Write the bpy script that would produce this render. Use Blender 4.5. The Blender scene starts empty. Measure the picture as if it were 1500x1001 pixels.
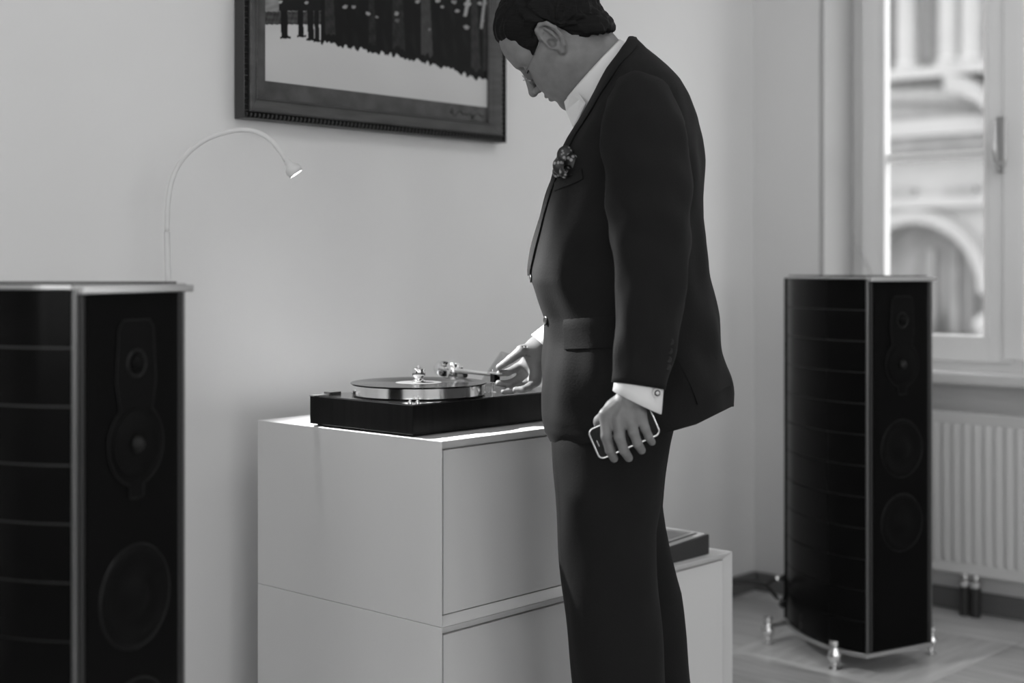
import bpy, math, random
import numpy as np
from mathutils import Vector, Matrix

# ------------------------------------------------------------------ camera, world, light
sc = bpy.context.scene
col = sc.collection
F = 2083.0                       # focal length in pixels of the 1500 x 1001 frame (50 mm)
HZ = 392.0                       # horizon row
CH = 1.13                        # camera height
A = math.radians(42.4)           # the long wall's direction against the view axis
SA, CA = math.sin(A), math.cos(A)

cam = bpy.data.cameras.new('camera')
cam.sensor_width = 36.0
cam.lens = F / 1500 * 36
cam.shift_y = -(500.5 - HZ) / 1500
cam.dof.use_dof = True
cam.dof.focus_distance = 2.95
cam.dof.aperture_fstop = 1.8
cam_o = bpy.data.objects.new('camera', cam)
col.objects.link(cam_o)
cam_o.location = (0, 0, CH)
cam_o.rotation_euler = (math.pi / 2, 0, -(math.pi / 2 - math.atan2(SA, CA)))
sc.camera = cam_o

w = bpy.data.worlds.new('world')
sc.world = w
w.use_nodes = True
w.node_tree.nodes['Background'].inputs[0].default_value = (1, 1, 1, 1)
w.node_tree.nodes['Background'].inputs[1].default_value = 2.6
sc.view_settings.view_transform = 'Standard'
sc.view_settings.look = 'None'
sc.view_settings.gamma = 1.0
sc.view_settings.use_curve_mapping = False
sc.view_settings.exposure = 0.58
sc.cycles.use_denoising = True
sc.cycles.max_bounces = 10
sc.cycles.diffuse_bounces = 6
sc.cycles.transparent_max_bounces = 12
sc.cycles.sample_clamp_indirect = 6.0
sc.cycles.caustics_reflective = False
sc.cycles.caustics_refractive = False

FILL_LIGHT = 7.0
LAMP_WATT = 62.0

# ------------------------------------------------------------------ coordinates
def c2r(p):
    """camera coordinates (right, depth, height) -> room coordinates"""
    p = np.asarray(p, float)
    X, Z, h = p[..., 0], p[..., 1], p[..., 2]
    return np.stack([SA * X + CA * Z, -CA * X + SA * Z, h], -1)
def pc(px, py, Z):
    """pixel at a known depth -> camera coordinates"""
    return np.array([(px - 750) / F * Z, Z, CH - (py - HZ) / F * Z])
def pr(px, py, Z):
    return c2r(pc(px, py, Z))
def pr_x(px, py, x):
    t = (px - 750) / F
    return pr(px, py, x / (SA * t + CA))
def pr_y(px, py, y):
    t = (px - 750) / F
    return pr(px, py, y / (SA - CA * t))
def proj(p):
    x, y, z = p[..., 0], p[..., 1], p[..., 2]
    X = SA * x - CA * y; Z = CA * x + SA * y
    return 750 + F * X / Z, HZ + F * (CH - z) / Z

# ------------------------------------------------------------------ materials
MATS = {}
def mat(name, g, rough=0.5, metal=0.0, spec=0.5, var=0.0, scale=20.0, stretch=None, bump=0.0, coat=0.0, sheen=0.0, objvar=0.0, aniso=0.0):
    m = bpy.data.materials.new(name); m.use_nodes = True
    nt = m.node_tree; b = nt.nodes['Principled BSDF']
    b.inputs['Base Color'].default_value = (g, g, g, 1)
    b.inputs['Roughness'].default_value = rough
    b.inputs['Metallic'].default_value = metal
    b.inputs['Specular IOR Level'].default_value = spec
    b.inputs['Coat Weight'].default_value = coat
    b.inputs['Sheen Weight'].default_value = sheen
    b.inputs['Anisotropic'].default_value = aniso
    if var or bump or objvar:
        tc = nt.nodes.new('ShaderNodeTexCoord')
        mp = nt.nodes.new('ShaderNodeMapping')
        nt.links.new(tc.outputs['Object'], mp.inputs['Vector'])
        if stretch: mp.inputs['Scale'].default_value = stretch
        nz = nt.nodes.new('ShaderNodeTexNoise')
        nz.inputs['Scale'].default_value = scale; nz.inputs['Detail'].default_value = 5
        nt.links.new(mp.outputs['Vector'], nz.inputs['Vector'])
        if var or objvar:
            mr = nt.nodes.new('ShaderNodeMapRange')
            mr.inputs['From Min'].default_value = 0.3; mr.inputs['From Max'].default_value = 0.7
            mr.inputs['To Min'].default_value = g * (1 - var); mr.inputs['To Max'].default_value = g * (1 + var)
            nt.links.new(nz.outputs['Fac'], mr.inputs['Value'])
            out = mr.outputs['Result']
            if objvar:
                oi = nt.nodes.new('ShaderNodeObjectInfo')
                m2 = nt.nodes.new('ShaderNodeMapRange')
                m2.inputs['To Min'].default_value = 1 - objvar; m2.inputs['To Max'].default_value = 1 + objvar
                nt.links.new(oi.outputs['Random'], m2.inputs['Value'])
                mu = nt.nodes.new('ShaderNodeMath'); mu.operation = 'MULTIPLY'
                nt.links.new(out, mu.inputs[0]); nt.links.new(m2.outputs['Result'], mu.inputs[1])
                out = mu.outputs[0]
            nt.links.new(out, b.inputs['Base Color'])
        if bump:
            bp = nt.nodes.new('ShaderNodeBump'); bp.inputs['Strength'].default_value = bump
            bp.inputs['Distance'].default_value = 0.002
            nt.links.new(nz.outputs['Fac'], bp.inputs['Height'])
            nt.links.new(bp.outputs['Normal'], b.inputs['Normal'])
    MATS[name] = m
    return m
def emis(name, g, s):
    m = mat(name, g); b = m.node_tree.nodes['Principled BSDF']
    b.inputs['Emission Color'].default_value = (1, 1, 1, 1); b.inputs['Emission Strength'].default_value = s
    return m
def clear(name, tint, gl):
    m = bpy.data.materials.new(name); m.use_nodes = True; nt = m.node_tree
    nt.nodes.remove(nt.nodes['Principled BSDF'])
    t = nt.nodes.new('ShaderNodeBsdfTransparent'); t.inputs[0].default_value = (tint, tint, tint, 1)
    g = nt.nodes.new('ShaderNodeBsdfGlossy'); g.inputs['Roughness'].default_value = 0.03
    lw = nt.nodes.new('ShaderNodeLayerWeight'); lw.inputs[0].default_value = 0.5
    pw = nt.nodes.new('ShaderNodeMath'); pw.operation = 'POWER'; pw.inputs[1].default_value = 4.0
    fr = nt.nodes.new('ShaderNodeMath'); fr.operation = 'MULTIPLY_ADD'; fr.inputs[1].default_value = 0.5; fr.inputs[2].default_value = gl - 1.22
    nt.links.new(lw.outputs['Facing'], pw.inputs[0]); nt.links.new(pw.outputs[0], fr.inputs[0])
    mx = nt.nodes.new('ShaderNodeMixShader')
    nt.links.new(fr.outputs[0], mx.inputs[0]); nt.links.new(t.outputs[0], mx.inputs[1]); nt.links.new(g.outputs[0], mx.inputs[2])
    nt.links.new(mx.outputs[0], nt.nodes['Material Output'].inputs[0])
    MATS[name] = m
    return m

M_wall = mat('wall_paint', 0.70, 0.85, var=0.015, scale=3, bump=0.03)
M_ceil = mat('ceiling_paint', 0.8, 0.9)
M_floor = mat('parquet', 0.46, 0.32, var=0.22, scale=3.0, stretch=(1.2, 9, 1), objvar=0.28, bump=0.05)
M_slab = mat('floor_slab', 0.08, 0.7)
M_base = mat('skirting', 0.13, 0.45)
M_cab = mat('white_lacquer', 0.66, 0.42, spec=0.4)
M_gap = mat('shadow_gap', 0.03, 0.8)
M_win = mat('window_paint', 0.86, 0.4, var=0.02, scale=4)
M_rad = mat('radiator_enamel', 0.66, 0.4)
M_black = mat('black_lacquer', 0.0035, 0.2, spec=0.06)
M_leather = mat('black_leather', 0.003, 0.6, spec=0.05, bump=0.15, scale=300)
M_cone = mat('driver_cone', 0.0035, 0.5, spec=0.06)
M_ring = mat('driver_ring', 0.012, 0.4, spec=0.15)
M_inlay = mat('inlay_line', 0.13, 0.45)
M_chrome = mat('chrome', 0.85, 0.07, metal=1.0)
M_satin = mat('satin_steel', 0.55, 0.28, metal=1.0)
M_alu = mat('polished_platter', 0.92, 0.14, metal=1.0)
M_vinyl = mat('vinyl', 0.005, 0.16, spec=0.5)
M_reclabel = mat('record_label', 0.08, 0.5)
M_ebony = mat('ebony_veneer', 0.006, 0.3, spec=0.12, var=0.5, scale=6, stretch=(12, 12, 0.6))
M_gloss = mat('gloss_black', 0.006, 0.16, spec=0.6)
M_rubber = mat('rubber', 0.01, 0.6)
M_lamp = mat('lamp_white', 0.62, 0.4)
M_suit = mat('suit_wool', 0.0105, 0.75, spec=0.08, bump=0.25, scale=260, sheen=0.02)
M_lapel = mat('suit_lapel', 0.0115, 0.7, spec=0.08, bump=0.2, scale=260, sheen=0.02)
M_shirt = mat('shirt_cotton', 0.64, 0.75, bump=0.06, scale=90)
M_skin = mat('skin', 0.17, 0.5, spec=0.35, var=0.10, scale=60, bump=0.18)
M_hair = mat('hair', 0.006, 0.5, spec=0.1, bump=0.6, scale=60, stretch=(1, 1, 6), var=0.4)
M_brow = mat('eyebrow', 0.03, 0.7)
M_eye = mat('eye_white', 0.5, 0.2)
M_iris = mat('iris', 0.02, 0.15)
M_lens = clear('spectacle_lens', 0.93, 1.3)
M_pane = clear('window_pane', 0.97, 1.25)
M_acryl = clear('clear_acrylic', 0.90, 1.35)
M_button = mat('button_horn', 0.014, 0.45, spec=0.2)
M_shoe = mat('shoe_leather', 0.01, 0.25)
M_frame = mat('frame_wood', 0.07, 0.4, spec=.25, var=0.25, scale=10, stretch=(1, 1, 6))
M_framed = mat('frame_dark', 0.045, 0.42, spec=.25)
M_chan = mat('frame_channel', 0.008, 0.5, spec=.1)
M_bead = mat('frame_bead', 0.10, 0.35)
M_mount = mat('veneer_mount', 0.068, 0.45, spec=.2, var=0.3, scale=22)
M_ink = mat('ink', 0.012, 0.7)
M_boxblk = mat('black_card', 0.02, 0.6)
M_paper = mat('paper_edge', 0.45, 0.8)
M_coverg = mat('grey_cover', 0.16, 0.35, var=0.3, scale=8)
M_phone = mat('phone_glass', 0.006, 0.12, spec=0.5)
M_cable = mat('cable_jacket', 0.012, 0.5)
M_fac = mat('facade_plaster', 0.27, 0.9, var=0.06, scale=1.0)
M_fac2 = mat('facade_stone', 0.205, 0.9, var=0.2, scale=2.0)
M_facw = mat('facade_window', 0.09, 0.3, var=0.4, scale=0.8)
M_street = mat('street', 0.3, 0.9)
M_pipe = mat('pipe_sleeve', 0.02, 0.5)
M_shut = mat('shutter_shade_grey', 0.42, 0.5)
M_sill = mat('sill_paint', 0.7, 0.35)

# pocket square print
def psq_mat():
    m = mat('patterned_silk', 0.05, 0.4); nt = m.node_tree; b = nt.nodes['Principled BSDF']
    tc = nt.nodes.new('ShaderNodeTexCoord'); v = nt.nodes.new('ShaderNodeTexVoronoi'); v.inputs['Scale'].default_value = 110
    r = nt.nodes.new('ShaderNodeValToRGB')
    r.color_ramp.elements[0].position = 0.25; r.color_ramp.elements[0].color = (.30, .30, .30, 1)
    r.color_ramp.elements[1].position = 0.45; r.color_ramp.elements[1].color = (.012, .012, .012, 1)
    nt.links.new(tc.outputs['Object'], v.inputs['Vector']); nt.links.new(v.outputs['Distance'], r.inputs[0]); nt.links.new(r.outputs[0], b.inputs['Base Color'])
    return m
M_psq = psq_mat()

# ------------------------------------------------------------------ mesh helpers
class MB:
    def __init__(s): s.v = []; s.f = []
    def add(s, vs, fs):
        o = len(s.v); s.v += [tuple(map(float, q)) for q in vs]; s.f += [tuple(i + o for i in f) for f in fs]; return s
    def box(s, lo, hi):
        (a, b, c), (d, e, f) = lo, hi
        return s.add([(a,b,c),(d,b,c),(d,e,c),(a,e,c),(a,b,f),(d,b,f),(d,e,f),(a,e,f)],
                     [(0,3,2,1),(4,5,6,7),(0,1,5,4),(1,2,6,5),(2,3,7,6),(3,0,4,7)])
    def loft(s, rings, closed=True, cap=True):
        n = len(rings[0]); o = len(s.v)
        for r in rings: s.v += [tuple(map(float, q)) for q in r]
        m = n if closed else n - 1
        for i in range(len(rings) - 1):
            for j in range(m):
                k = (j + 1) % n
                s.f.append((o+i*n+j, o+i*n+k, o+(i+1)*n+k, o+(i+1)*n+j))
        if cap and closed:
            s.f.append(tuple(o + j for j in range(n))[::-1])
            s.f.append(tuple(o + (len(rings)-1)*n + j for j in range(n)))
        return s
    def lathe(s, prof, c=(0,0,0), axis=(0,0,1), n=32, cap=True):
        ax = Vector(axis).normalized(); u = ax.orthogonal().normalized(); v = ax.cross(u); c = Vector(c)
        rings = [[c + ax*h + (u*math.cos(2*math.pi*j/n) + v*math.sin(2*math.pi*j/n))*r for j in range(n)] for r, h in prof]
        return s.loft(rings, True, cap)
    def tube(s, pts, rad, n=12, cap=True):
        pts = [Vector(p) for p in pts]
        if not hasattr(rad, '__len__'): rad = [rad]*len(pts)
        rings = []; up = None
        for i, p in enumerate(pts):
            t = (pts[min(i+1, len(pts)-1)] - pts[max(i-1, 0)]).normalized()
            if up is None: up = t.orthogonal().normalized()
            up = (up - t*up.dot(t)).normalized(); b = t.cross(up)
            rings.append([p + (up*math.cos(2*math.pi*j/n) + b*math.sin(2*math.pi*j/n))*rad[i] for j in range(n)])
        return s.loft(rings, True, cap)
    def prism(s, poly, off):
        n = len(poly); off = Vector(off)
        vs = [Vector(p) for p in poly]; vs += [p + off for p in vs]
        return s.add(vs, [tuple(range(n))[::-1], tuple(range(n, 2*n))] + [(i, (i+1) % n, n+(i+1) % n, n+i) for i in range(n)])
    def mesh(s, name, smooth=False):
        me = bpy.data.meshes.new(name); me.from_pydata(s.v, [], s.f); me.update()
        import bmesh
        b = bmesh.new(); b.from_mesh(me); bmesh.ops.recalc_face_normals(b, faces=b.faces); b.to_mesh(me); b.free()
        if smooth: me.polygons.foreach_set('use_smooth', [True]*len(me.polygons))
        return me
def link(o, parent=None):
    col.objects.link(o)
    if parent: o.parent = parent
    return o
def shade_auto(o, ang=35):
    try:
        me = o.data
        me.polygons.foreach_set('use_smooth', [True]*len(me.polygons))
        me.set_sharp_from_angle(angle=math.radians(ang))
    except Exception: pass
def build(mb, name, m, parent=None, smooth=False, bevel=0, world=True, auto=0, sub=0, kind=None):
    """mesh in room coordinates (world) or in the parent's own coordinates"""
    me = mb.mesh(name, smooth)
    o = bpy.data.objects.new(name, me); me.materials.append(m)
    link(o, parent)
    if parent and world:
        o.matrix_parent_inverse = Matrix.Identity(4)
        mw = Matrix.Identity(4); q = parent
        while q:
            mw = Matrix.LocRotScale(q.location, q.rotation_euler, None) @ mw; q = q.parent
        me.transform(mw.inverted())
    if auto: shade_auto(o, auto)
    if bevel:
        bv = o.modifiers.new('edge', 'BEVEL'); bv.width = bevel; bv.segments = 2; bv.limit_method = 'ANGLE'
    if sub:
        sm = o.modifiers.new('sub', 'SUBSURF'); sm.levels = sub; sm.render_levels = sub
    if kind: o['kind'] = kind
    return o
def tag(o, label, cat, group=None):
    o['label'] = label; o['category'] = cat
    if group: o['group'] = group
    return o
def thing(name, label, cat, loc, rz=0, group=None):
    o = bpy.data.objects.new(name, None); o.empty_display_size = 0.1
    o.location = loc; o.rotation_euler = (0, 0, rz); link(o)
    return tag(o, label, cat, group)
def struct(o): o['kind'] = 'structure'; return o
def bx(name, lo, hi, m, parent=None, bevel=0, world=True):
    return build(MB().box(lo, hi), name, m, parent, bevel=bevel, world=world)
def spline(pts, n):
    """Catmull-Rom through points"""
    P = [np.asarray(p, float) for p in pts]; P = [2*P[0]-P[1]] + P + [2*P[-1]-P[-2]]
    out = []
    for i in range(1, len(P)-2):
        for k in range(n):
            t = k/n
            out.append(.5*((2*P[i]) + (-P[i-1]+P[i+1])*t + (2*P[i-1]-5*P[i]+4*P[i+1]-P[i+2])*t*t + (-P[i-1]+3*P[i]-3*P[i+1]+P[i+2])*t**3))
    out.append(P[-2]); return out

# ------------------------------------------------------------------ the room
YW = 2.74          # long wall
XW = 4.26          # window wall, room face
XN = 4.47          # parapet niche / window plane
X0, Y0, ZC = -1.9, -3.2, 3.1
struct(bx('wall_back', (X0-.2, YW, 0), (XW+.4, YW+.2, ZC), M_wall))
mb = MB(); WL = [(-2.6, -1.3), (-.75, .55), (1.0, 2.1)]
ys_ = [Y0] + [e for a in WL for e in a] + [YW]
for i in range(0, len(ys_), 2): mb.box((X0-.2, ys_[i], 0), (X0, ys_[i+1], 3.1))
for a, b in WL: mb.box((X0-.2, a, 0), (X0, b, .8)); mb.box((X0-.2, a, 2.65), (X0, b, 3.1))
def build_left_wall(): return struct(build(mb, 'wall_left', M_wall))
build_left_wall()
struct(bx('ceiling', (X0-.2, Y0-.3, ZC), (XW+.4, YW+.2, ZC+.15), M_ceil))
# window wall: solid piers between the window recesses
WIN = [(1.30, 2.481), (-0.75, 0.43), (-2.8, -1.62)]
ZT = 2.65
mb = MB()
edges = [YW] + [e for a, b in WIN for e in (b, a)] + [Y0-.3]
for i in range(0, len(edges), 2): mb.box((XW, edges[i+1], 0), (XW+.4, edges[i], ZC))
for a, b in WIN:
    mb.box((XW, a, ZT), (XW+.4, b, ZC))
    mb.box((XN, a, 0), (XW+.4, b, 0.775))
struct(build(mb, 'wall_right', M_wall))
# street-side wall behind the camera, with three openings
mb = MB(); WB = [(-1.2, 0.1), (0.8, 2.1), (2.7, 3.9)]
xs = [X0-.2] + [e for a in WB for e in a] + [XW]
for i in range(0, len(xs), 2): mb.box((xs[i], Y0-.3, 0), (xs[i+1], Y0, ZC))
for a, b in WB:
    mb.box((a, Y0-.3, 0), (b, Y0, .8)); mb.box((a, Y0-.3, ZT), (b, Y0, ZC))
struct(build(mb, 'wall_front', M_wall))
# floor of square parquet panels on a slab
fl = struct(bx('floor', (X0-.2, Y0-.3, -.12), (XW+.4, YW+.2, -.014), M_slab))
T = 0.6; pm = None; random.seed(3)
for i in range(-10, 4):
    for j in range(-9, 3):
        x, y = 3.55 + i*T, 1.76 + j*T
        if x + T < X0 or x > XN or y + T < Y0 or y > YW: continue
        if pm is None:
            pm = MB().box((.0008, .0008, -.014), (T-.0008, T-.0008, 0)).mesh('parquet_panel'); pm.materials.append(M_floor)
        o = bpy.data.objects.new('parquet_panel', pm); o.location = (x, y, 0); link(o, fl)
        if (i + j) % 2:
            o.rotation_euler.z = math.pi/2; o.location.x = x + T
# skirting
def skirting(name, lo, hi): return struct(bx(name, lo, hi, M_base, bevel=.004))
skirting('baseboard_back', (X0, YW-.016, 0), (XW, YW, .065))
skirting('baseboard_right', (XW-.014, 2.481, 0), (XW, YW-.016, .065))
skirting('trim_1', (XN-.014, 1.30, 0), (XN, 2.481, .07))

# windows on the right wall
def casement_window(n, y0, y1, detail):
    fx0, fx1 = XN+.0, XN+.07
    root = struct(bx('window_%d' % n, (fx0+.02, y1-.055, .775), (fx1+.05, y1, ZT), M_win, bevel=.004))   # hinge-side jamb
    def p(name, lo, hi, m=M_win, bev=.004): return bx(name, lo, hi, m, root, bevel=bev)
    p('jamb', (fx0+.02, y0, .775), (fx1+.05, y0+.055, ZT))
    p('head', (fx0+.02, y0+.055, ZT-.06), (fx1+.05, y1-.055, ZT))
    p('bottom_rail', (fx0+.02, y0+.055, .775), (fx1+.05, y1-.055, .835))
    ym = (y0+y1)/2
    for side, (a, b) in enumerate([(ym+.012, y1-.045), (y0+.045, ym-.012)]):
        st = .078
        sash = p('sash', (fx0, b-st, .82), (fx1-.01, b, ZT-.05))
        def q(name, lo, hi, m=M_win, bev=.003): return bx(name, lo, hi, m, sash, bevel=bev)
        q('stile', (fx0, a, .82), (fx1-.01, a+st, ZT-.05))
        q('rail', (fx0, a+st, .82), (fx1-.01, b-st, .905))
        q('rail', (fx0, a+st, ZT-.13), (fx1-.01, b-st, ZT-.05))
        q('glazing_bar', (fx0+.012, a+st, 1.49), (fx1-.02, b-st, 1.52))
        q('bead', (fx0-.006, b-st-.012, .905), (fx0+.02, b-st, ZT-.13), bev=.002)
        q('bead', (fx0-.006, a+st, .905), (fx0+.02, a+st+.012, ZT-.13), bev=.002)
        q('pane', (fx0+.028, a+st, .905), (fx0+.032, b-st, 1.49), M_pane, 0)
        q('pane', (fx0+.028, a+st, 1.52), (fx0+.032, b-st, ZT-.13), M_pane, 0)
    p('meeting_strip', (fx0-.014, ym-.035, .83), (fx0+.002, ym+.035, ZT-.06), M_win, .006)
    sill = p('window_sill', (XW+.11, y0, .75), (XN+.03, y1, .79), M_sill, .008)
    if detail:
        hp = pr_x(1467, 240, fx0-.012); zt = pr_x(1467, 180, fx0-.012)[2]; hy = hp[1]
        hd = build(MB().lathe([(.001, 0), (.017, 0), (.019, .006), (.014, .012), (.001, .012)], (fx0-.016, hy, hp[2]), (-1, 0, 0), 20), 'handle_plate', M_satin, root, auto=40)
        k = MB().tube([(fx0-.02, hy, hp[2]), (fx0-.055, hy, hp[2]), (fx0-.062, hy, hp[2]+.01), (fx0-.060, hy+.004, hp[2]+.06), (fx0-.058, hy+.004, zt)], [.008, .008, .010, .011, .008], 12)
        build(k, 'handle', M_satin, hd, auto=50)
        bx('lock_plate', (fx0-.018, hy-.016, hp[2]-.03), (fx0-.012, hy+.016, zt+.02), M_satin, hd, .003)
    return root
casement_window(1, *WIN[0], True)
casement_window(2, *WIN[1], False)
casement_window(3, *WIN[2], False)
# folded shutter leaf and lining, greyed to paint in the jamb's shade, with hinge
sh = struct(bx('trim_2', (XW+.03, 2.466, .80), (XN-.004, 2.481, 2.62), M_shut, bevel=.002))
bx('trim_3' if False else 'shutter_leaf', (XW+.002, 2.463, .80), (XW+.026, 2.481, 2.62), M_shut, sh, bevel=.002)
hp = pr_x(1210, 71, XW+.02)
hg = build(MB().lathe([(.004, -.03), (.007, -.03), (.007, .03), (.004, .03)], (XW+.028, 2.472, hp[2]), (0, 0, 1), 12), 'hinge', M_satin, sh, auto=40)
# windows behind the camera (plain)
for i, (a, b) in enumerate(WB):
    r = struct(bx('window_%d' % (4+i), (a, Y0-.2, .8), (a+.08, Y0-.12, ZT), M_win))
    bx('jamb', (b-.08, Y0-.2, .8), (b, Y0-.12, ZT), M_win, r); bx('mullion', ((a+b)/2-.06, Y0-.2, .8), ((a+b)/2+.06, Y0-.12, ZT), M_win, r)
    bx('rail', (a+.08, Y0-.2, .8), (b-.08, Y0-.12, .88), M_win, r); bx('rail', (a+.08, Y0-.2, ZT-.08), (b-.08, Y0-.12, ZT), M_win, r)
    bx('pane', (a+.08, Y0-.162, .88), ((a+b)/2-.06, Y0-.158, ZT-.08), M_pane, r); bx('pane', ((a+b)/2+.06, Y0-.162, .88), (b-.08, Y0-.158, ZT-.08), M_pane, r)
for i, (a, b) in enumerate(WL):  # left-wall windows, unseen, added to let in more light
    r = struct(bx('window_%d' % (7+i), (X0-.16, a, .8), (X0-.08, a+.08, ZT), M_win))
    bx('jamb', (X0-.16, b-.08, .8), (X0-.08, b, ZT), M_win, r); bx('mullion', (X0-.16, (a+b)/2-.05, .88), (X0-.08, (a+b)/2+.05, ZT-.08), M_win, r)
    bx('rail', (X0-.16, a+.08, .8), (X0-.08, b-.08, .88), M_win, r); bx('rail', (X0-.16, a+.08, ZT-.08), (X0-.08, b-.08, ZT), M_win, r)
    bx('pane', (X0-.122, a+.08, .88), (X0-.118, (a+b)/2-.05, ZT-.08), M_pane, r); bx('pane', (X0-.122, (a+b)/2+.05, .88), (X0-.118, b-.08, ZT-.08), M_pane, r)
# light portals in the openings (they give no light, they only guide the sampling of the sky)
def portal(loc, rot, sx, sy):
    l = bpy.data.lights.new('window_portal', 'AREA'); l.shape = 'RECTANGLE'; l.size = sx; l.size_y = sy
    l.cycles.is_portal = True
    o = bpy.data.objects.new('window_portal', l); o.location = loc; o.rotation_euler = rot; link(o)
for a, b in WIN: portal((XN+.16, (a+b)/2, (.78+ZT)/2), (math.pi/2, 0, math.pi/2), b-a, ZT-.78)
for a, b in WL: portal((X0-.19, (a+b)/2, (.8+ZT)/2), (math.pi/2, 0, -math.pi/2), b-a, ZT-.8)
for a, b in WB: portal(((a+b)/2, Y0-.28, (.8+ZT)/2), (math.pi/2, 0, 0), b-a, ZT-.8)
# flat ceiling lamps, unseen, added as ambient fill for the room
for i, (x, y) in enumerate([(0.3, 1.0), (3.0, 0.7), (0.3, -1.8)]):
    t = thing('fill_lamp', ['added round flat fill lamp, unseen, over the middle of the room', 'added round flat fill lamp, unseen, near the windows', 'added round flat fill lamp, unseen, near the front wall'][i], 'lamp', (x, y, ZC-.08), group='added fill lamps')
    build(MB().lathe([(.05, .079), (.60, .079), (.62, .05), (.62, 0.02), (.58, .015)], (x, y, ZC-.08), (0,0,1), 40), 'rim', M_lamp, t, auto=40)
    l = bpy.data.lights.new('fill_light', 'AREA'); l.shape = 'DISK'; l.size = 1.16; l.energy = FILL_LIGHT
    o = bpy.data.objects.new('fill_light', l); o.location = (0, 0, 0.0); link(o, t)

# radiator under the window
ry0, ry1, rx = 1.34, 2.44, 4.37
rt = thing('radiator', 'white ribbed panel radiator under the window', 'radiator', (rx+.03, (ry0+ry1)/2, .14))
prof = []
n = int((ry1-ry0-.04)/.035)
for i in range(n):
    y = ry0+.02+i*.035
    for dy, d in [(0, 0), (.009, 0), (.014, .007), (.026, .007), (.031, 0)]: prof.append((y+dy, d))
prof.append((ry1-.02, 0))
mb = MB()
rows = [(.175, 0), (.19, 1), (.61, 1), (.625, 0)]
rings = [[(rx-d*k, y, z) for y, d in prof] for z, k in rows]
mb.loft(rings, closed=False, cap=False)
build(mb, 'ribbed_panel', M_rad, rt, auto=60)
mb = MB().box((rx, ry0, .14), (rx+.012, ry1, .176)).box((rx, ry0, .624), (rx+.012, ry1, .66)).box((rx, ry0, .176), (rx+.012, ry0+.02, .624)).box((rx, ry1-.02, .176), (rx+.012, ry1, .624))
build(mb, 'front_frame', M_rad, rt, bevel=.003)
bx('rear_panel', (rx+.055, ry0, .14), (rx+.065, ry1, .66), M_rad, rt)
for y in (ry0, ry1-.004): bx('side_cover', (rx+.012, y, .145), (rx+.055, y+.004, .655), M_rad, rt)
for k in range(27):
    bx('grille_slat', (rx+.013, ry0+.02+k*.04, .654), (rx+.054, ry0+.05+k*.04, .658), M_rad, rt)
bx('wall_bracket', (rx+.065, ry0+.1, .2), (XN, ry0+.13, .6), M_rad, rt); bx('wall_bracket', (rx+.065, ry1-.13, .2), (XN, ry1-.1, .6), M_rad, rt)
for px in (1425, 1447):
    b = pr(px, 893, 4.66); b[0] = rx+.03
    y = b[1]
    v = build(MB().lathe([(.006, 0), (.014, 0), (.018, .01), (.018, .025), (.013, .03), (.013, .05), (.008, .055)], (b[0], y, .09), (0,0,1), 16), 'valve', M_chrome, rt, auto=40)
    build(MB().lathe([(.012, 0), (.016, 0), (.016, .095), (.012, .095)], (b[0], y, 0), (0,0,1), 16), 'pipe_sleeve', M_pipe, rt, auto=40)

# ------------------------------------------------------------------ street outside
FX = 24.0
gd = bx('street', (5.2, -45, -6.2), (60, 60, -6.0), M_street); struct(gd)
b0 = pr_x(1375, 490, FX)
bd = thing('building', 'pale stucco town house with arched window and cornices across the street', 'building', (FX, float(b0[1]), -6.0))
def fpt(px, py, off=0): return pr_x(px, py, FX-off)
yl, yr = 24.0, -8.0
ctr = fpt(1345, 428); R1 = abs(fpt(1443, 428)[1]-ctr[1]); cy, cz = ctr[1], ctr[2]
def zz(py): return fpt(1375, py)[2]
base = zz(492)
# wall with an arched hole
mb = MB(); N = 24
arc = [(cy + R1*math.cos(t), cz + R1*math.sin(t)) for t in np.linspace(0, math.pi, N+1)]
ztop = zz(235)
for i in range(N):
    (y1_, z1_), (y2_, z2_) = arc[i], arc[i+1]
    mb.prism([(FX, y1_, z1_), (FX, y2_, z2_), (FX, y2_, ztop), (FX, y1_, ztop)], (1.2, 0, 0))
mb.box((FX, cy+R1, base-.4), (FX+1.2, yl, ztop)); mb.box((FX, yr, base-.4), (FX+1.2, cy-R1, ztop))
mb.box((FX, yr, -6), (FX+1.2, yl, base-.4)); mb.box((FX, yr, ztop), (FX+1.2, yl, 16))
build(mb, 'front_wall', M_fac, bd)
# archivolt
mb = MB()
rings = []
for t in np.linspace(-.0, math.pi, 33):
    c, s_ = math.cos(t), math.sin(t)
    rings.append([(FX-d, cy+r*c, cz+r*s_) for r, d in [(R1-.02, 0), (R1-.02, .25), (R1+.22, .32), (R1+.25, 0)]])
mb.loft(rings)
build(mb, 'archivolt', M_fac, bd)
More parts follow.
